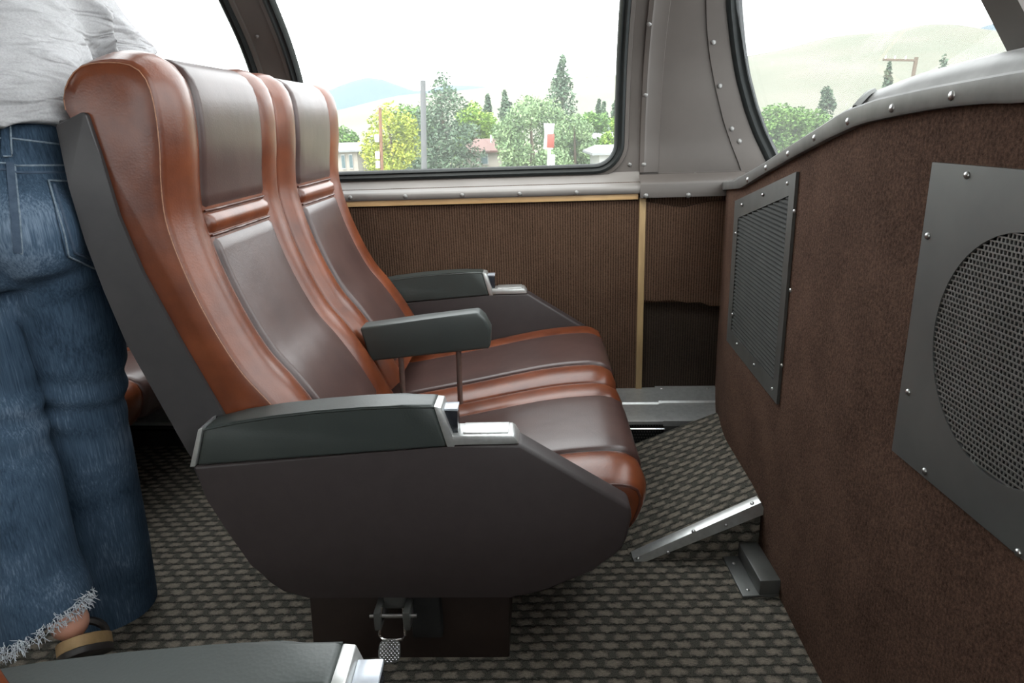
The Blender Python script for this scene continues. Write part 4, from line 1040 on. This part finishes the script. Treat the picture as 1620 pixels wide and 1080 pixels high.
def tree(name, label, x, ytop, Y, wpx, mat, kind='round', seed=0, zb=None, count=2600, group='trees outside the windows', size=None):
    top_ = at_y(x, ytop, Y); base = Vector((top_.x, Y, GZ if zb is None else zb)); H = top_.z - base.z; R0 = wpx / FPX * Y / cP / 2
    root = thing(name, base); tag(root, label, 'tree', group)
    rnd = random.Random(seed); bl = []
    if kind == 'conifer':
        for k in range(14):
            f = 0.05 + 0.92 * k / 13; r = R0 * (1 - f) ** 0.62 * rnd.uniform(0.85, 1.1) + R0 * 0.10
            for j in range(4 if f < 0.85 else 2):
                q = rnd.uniform(0, 6.28); bl.append((math.cos(q) * r * 0.45, math.sin(q) * r * 0.45, H * f, r * 0.65, r * 0.65, H * 0.07))
    else:
        for j in range(16):
            q = rnd.uniform(0, 6.28); f = rnd.uniform(0.22, 0.82); rr = R0 * math.sqrt(max(0.05, 1 - ((f - 0.45) / 0.6) ** 2)) * 0.55
            bl.append((math.cos(q) * rr, math.sin(q) * rr, H * f, R0 * rnd.uniform(0.35, 0.5), R0 * rnd.uniform(0.35, 0.5), H * rnd.uniform(0.13, 0.19)))
        bl.append((0, 0, H * 0.86, R0 * 0.4, R0 * 0.4, H * 0.14))
    V, Fc = leaf_cloud(bl, int(count * 2.4), size or max(0.06, 0.0026 * Y), seed, 0.8 if kind == 'willow' else 0.1)
    leaf_obj('crown', V, Fc, mat, root)
    tube('trunk', [(0, 0, 0), (0.03 * R0, 0, H * 0.4), (0, 0, H * 0.85)], [H * 0.022 + 0.05, H * 0.016 + 0.03, 0.03], 'trunk_bark', root, 8)
    return root
tree('leafy_tree', 'yellow-green tree left of the grey pole', 612, 160, 47, 100, 'leaf_yellow', seed=1)
tree('leafy_tree', 'mid green tree between yellow tree and tall spruce', 642, 163, 66, 90, 'leaf_green', seed=2)
tree('spruce', 'tall broad dark spruce just right of the grey pole', 695, 120, 54, 150, 'leaf_conifer', 'conifer', seed=3, count=4500)
tree('leafy_tree', 'bright green round tree right of the broad spruce', 748, 160, 76, 70, 'leaf_bright', seed=4)
tree('leafy_tree', 'low bright green tree behind the red roofed house', 768, 186, 86, 90, 'leaf_bright', seed=5)
tree('conifer', 'small pointed conifer above the red roofed house', 771, 153, 95, 26, 'leaf_conifer', 'conifer', seed=6, count=900)
tree('conifer', 'pointed conifer left of the grey-green willow', 800, 147, 92, 40, 'leaf_conifer', 'conifer', seed=7, count=1200)
tree('willow', 'wide grey-green willow behind the red and white sign', 838, 148, 50, 120, 'leaf_willow', 'willow', seed=8, count=4200)
tree('willow', 'lower willow right of the red and white sign', 908, 178, 58, 80, 'leaf_willow', 'willow', seed=9, count=2600)
tree('pine', 'tallest sparse pine rising behind the willow', 888, 92, 78, 70, 'leaf_conifer', 'conifer', seed=10, count=1900)
tree('leafy_tree', 'dark green tree right of the tall pine', 935, 176, 70, 66, 'leaf_green', seed=11)
tree('leafy_tree', 'pale green tree at the right window edge', 975, 182, 61, 50, 'leaf_bright', seed=12)
tree('conifer', 'slim conifer left of its two neighbours near the window edge', 947, 160, 104, 18, 'leaf_conifer', 'conifer', seed=13, count=500)
tree('conifer', 'middle slim conifer of the three near the window edge', 956, 163, 110, 20, 'leaf_conifer', 'conifer', seed=14, count=500)
tree('conifer', 'slim conifer closest to the right window edge', 974, 160, 117, 22, 'leaf_conifer', 'conifer', seed=15, count=500)
tree('leafy_tree', 'small dark tree beside the far seat headrest', 543, 198, 80, 46, 'leaf_green', seed=16, count=1200)
tree('leafy_tree', 'bushy green tree at the left of the front window', 1232, 162, 70, 120, 'leaf_green', seed=17, count=3200)
tree('leafy_tree', 'second bushy green tree just above the metal coping', 1290, 172, 75, 90, 'leaf_green', seed=18, count=2400)
tree('conifer', 'small conifer left of the power pole in the front window', 1408, 102, 60, 34, 'leaf_conifer', 'conifer', seed=19, count=1000)
tree('shrub', 'lone dark shrub on the pale hillside', 1312, 136, 160, 26, 'leaf_conifer', seed=20, count=500)
tree('shrub', 'small tree right of the power pole in the front window', 1495, 84, 90, 26, 'leaf_conifer', seed=21, count=600)

# poles
def pole(name, label, x, ytop, Y, r, mat, grp=None):
    t_ = at_y(x, ytop, Y); H = t_.z - GZ; root = thing(name, (t_.x - math.sin(0.055) * H, Y, GZ)); tag(root, label, 'pole', grp); root.rotation_euler.y = 0.055
    tube('shaft', [(0, 0, 0), (0, 0, H)], [r, r * 0.85], mat, root, 12); return root, H
p1, H1 = pole('light_pole', 'thick grey metal pole left of the broad spruce', 669, 128, 42, 0.18, 'pole_grey'); tube('pole_cap', [(0, 0, H1), (0, 0, H1 + 0.08)], [0.17, 0.08], 'pole_grey', p1, 12)
p2, H2 = pole('utility_pole', 'brown wooden pole in front of the yellow-green tree', 601, 170, 40, 0.1, 'pole_wood')
for dz in (2.5, 3.0, 1.6): box('meter_box', (-0.2, -0.1, H2 - dz), (0.22, 0.2, 0.4), 'sign_white', p2, bevel=0.03)
p3, H3 = pole('power_pole', 'power pole with one cross arm in the front window', 1450, 90, 48, 0.14, 'trunk_bark')
box('cross_arm', (-1.05, 0, H3 - 0.2), (2.2, 0.12, 0.14), 'trunk_bark', p3, bevel=0.01)
for dx in (-2.0, -1.4, -0.7): tube('insulator', [(dx, 0, H3 - 0.13), (dx, 0, H3 + 0.04)], [0.05, 0.035], 'sign_white', p3, 8)
# road sign
t_ = at_y(869, 195, 40); sg = thing('shop_sign', (t_.x - 0.055 * (t_.z - GZ), 40, GZ)); sg.rotation_euler.y = 0.055; tag(sg, 'white pole sign with red panel in front of the willow', 'sign')
Hs = t_.z - GZ; k_ = 40 / FPX
tube('sign_post', [(0.05, 0, 0), (0.05, 0, Hs - 1.0)], 0.09, 'sign_white', sg, 10)
prism('sign_board', [(-0.28, Hs - 1.36), (0.24, Hs - 1.36), (0.21, Hs - 0.6), (0.29, Hs), (-0.3, Hs), (-0.22, Hs - 0.5)], XZ, -0.12, 0.12, 'sign_white', sg, 0.02)
prism('red_panel', rect(-0.1, 0.30, Hs - 1.28, Hs - 0.55), XZ, -0.17, 0.17, 'sign_red', sg, 0.01)
prism('side_sign', rect(0.16, 0.38, Hs - 2.45, Hs - 1.65), XZ, -0.1, 0.1, 'sign_white', sg, 0.03)
# houses
def house(name, label, xl, xr, yeave, yridge, Y, dep, wall_m, roof_m, wins, hip=0.25):
    a, b = at_y(xl, yeave, Y), at_y(xr, yeave, Y); ze = (a.z + b.z) / 2; zr_ = at_y((xl + xr) / 2, yridge, Y + dep / 2).z
    root = thing(name, ((a.x + b.x) / 2, Y, GZ)); tag(root, label, 'house', 'houses outside the window'); w = (b.x - a.x); h = ze - GZ; hr = zr_ - GZ
    box('walls', (0, dep / 2, h / 2), (w * 0.94, dep, h), wall_m, root)
    e = 0.4; V = [(-w / 2 - e, -e, h), (w / 2 + e, -e, h), (w / 2 + e, dep + e, h), (-w / 2 - e, dep + e, h), (-w / 2 + w * hip, dep / 2, hr), (w / 2 - w * hip, dep / 2, hr)]
    V += [(x, y, z - 0.15) for x, y, z in V[:4]]
    mesh('roof', V, [(0, 1, 5, 4), (1, 2, 5), (2, 3, 4, 5), (3, 0, 4), (0, 6, 7, 1), (1, 7, 8, 2), (2, 8, 9, 3), (3, 9, 6, 0), (6, 9, 8, 7)], roof_m, root, 10)
    for fx, fw, z0_, z1_ in wins:
        o = box('window', (w * fx, -0.03, (z0_ + z1_) / 2 * h), (w * fw, 0.1, (z1_ - z0_) * h), 'wall_white', root); box('pane', (w * fx, -0.07, (z0_ + z1_) / 2 * h), (w * fw * 0.86, 0.06, (z1_ - z0_) * h * 0.84), 'house_glass', o)
    return root
h1 = house('house', 'cream house with reddish hip roof beside the spruce', 728, 818, 238, 219, 58, 7, 'wall_cream', 'roof_red', [(-0.08, 0.13, 0.62, 0.92), (0.3, 0.1, 0.55, 0.85)]); tube('vent_pipe', [(0.2, 2.2, 3.0), (0.2, 2.2, 4.0)], 0.08, 'sign_white', h1)
house('house', 'low white roofed house beside the far seat headrest', 505, 566, 238, 226, 62, 6, 'wall_cream', 'roof_pale', [(0.1, 0.1, 0.5, 0.9), (0.3, 0.1, 0.5, 0.9)], 0.05)
house('house', 'pale blue-roofed building furthest right in the side window', 940, 1010, 218, 209, 84, 8, 'wall_white', 'roof_pale', [(-0.2, 0.1, 0.5, 0.85)], 0.05)
house('house', 'white shed in front of the blue-roofed building', 946, 1020, 240, 228, 46, 5, 'wall_white', 'roof_pale', [(-0.30, 0.03, 0.55, 0.85), (-0.22, 0.03, 0.55, 0.85)], 0.03)
# parked car
c0 = at_y(556, 255, 52); car = thing('parked_car', (c0.x, 52, GZ)); tag(car, 'small white car parked before the low white roofed house', 'car')
prism('car_body', [(-2.1, 0.35), (2.1, 0.35), (2.15, 0.8), (1.3, 0.95), (0.7, 1.42), (-0.9, 1.45), (-1.6, 0.98), (-2.1, 0.9)], XZ, -0.85, 0.85, 'car_paint', car, 0.08)
prism('car_window', [(-1.35, 0.98), (1.05, 0.98), (0.6, 1.34), (-0.85, 1.36)], XZ, -0.87, 0.87, 'house_glass', car)
for dx in (-1.3, 1.35):
    for yy in (-0.85, 0.65): 
        V, Fc = tube_data([(dx, yy, 0.33), (dx, yy + 0.2, 0.33)], 0.33, 14); mesh('wheel', V, Fc, 'black_rubber', car)
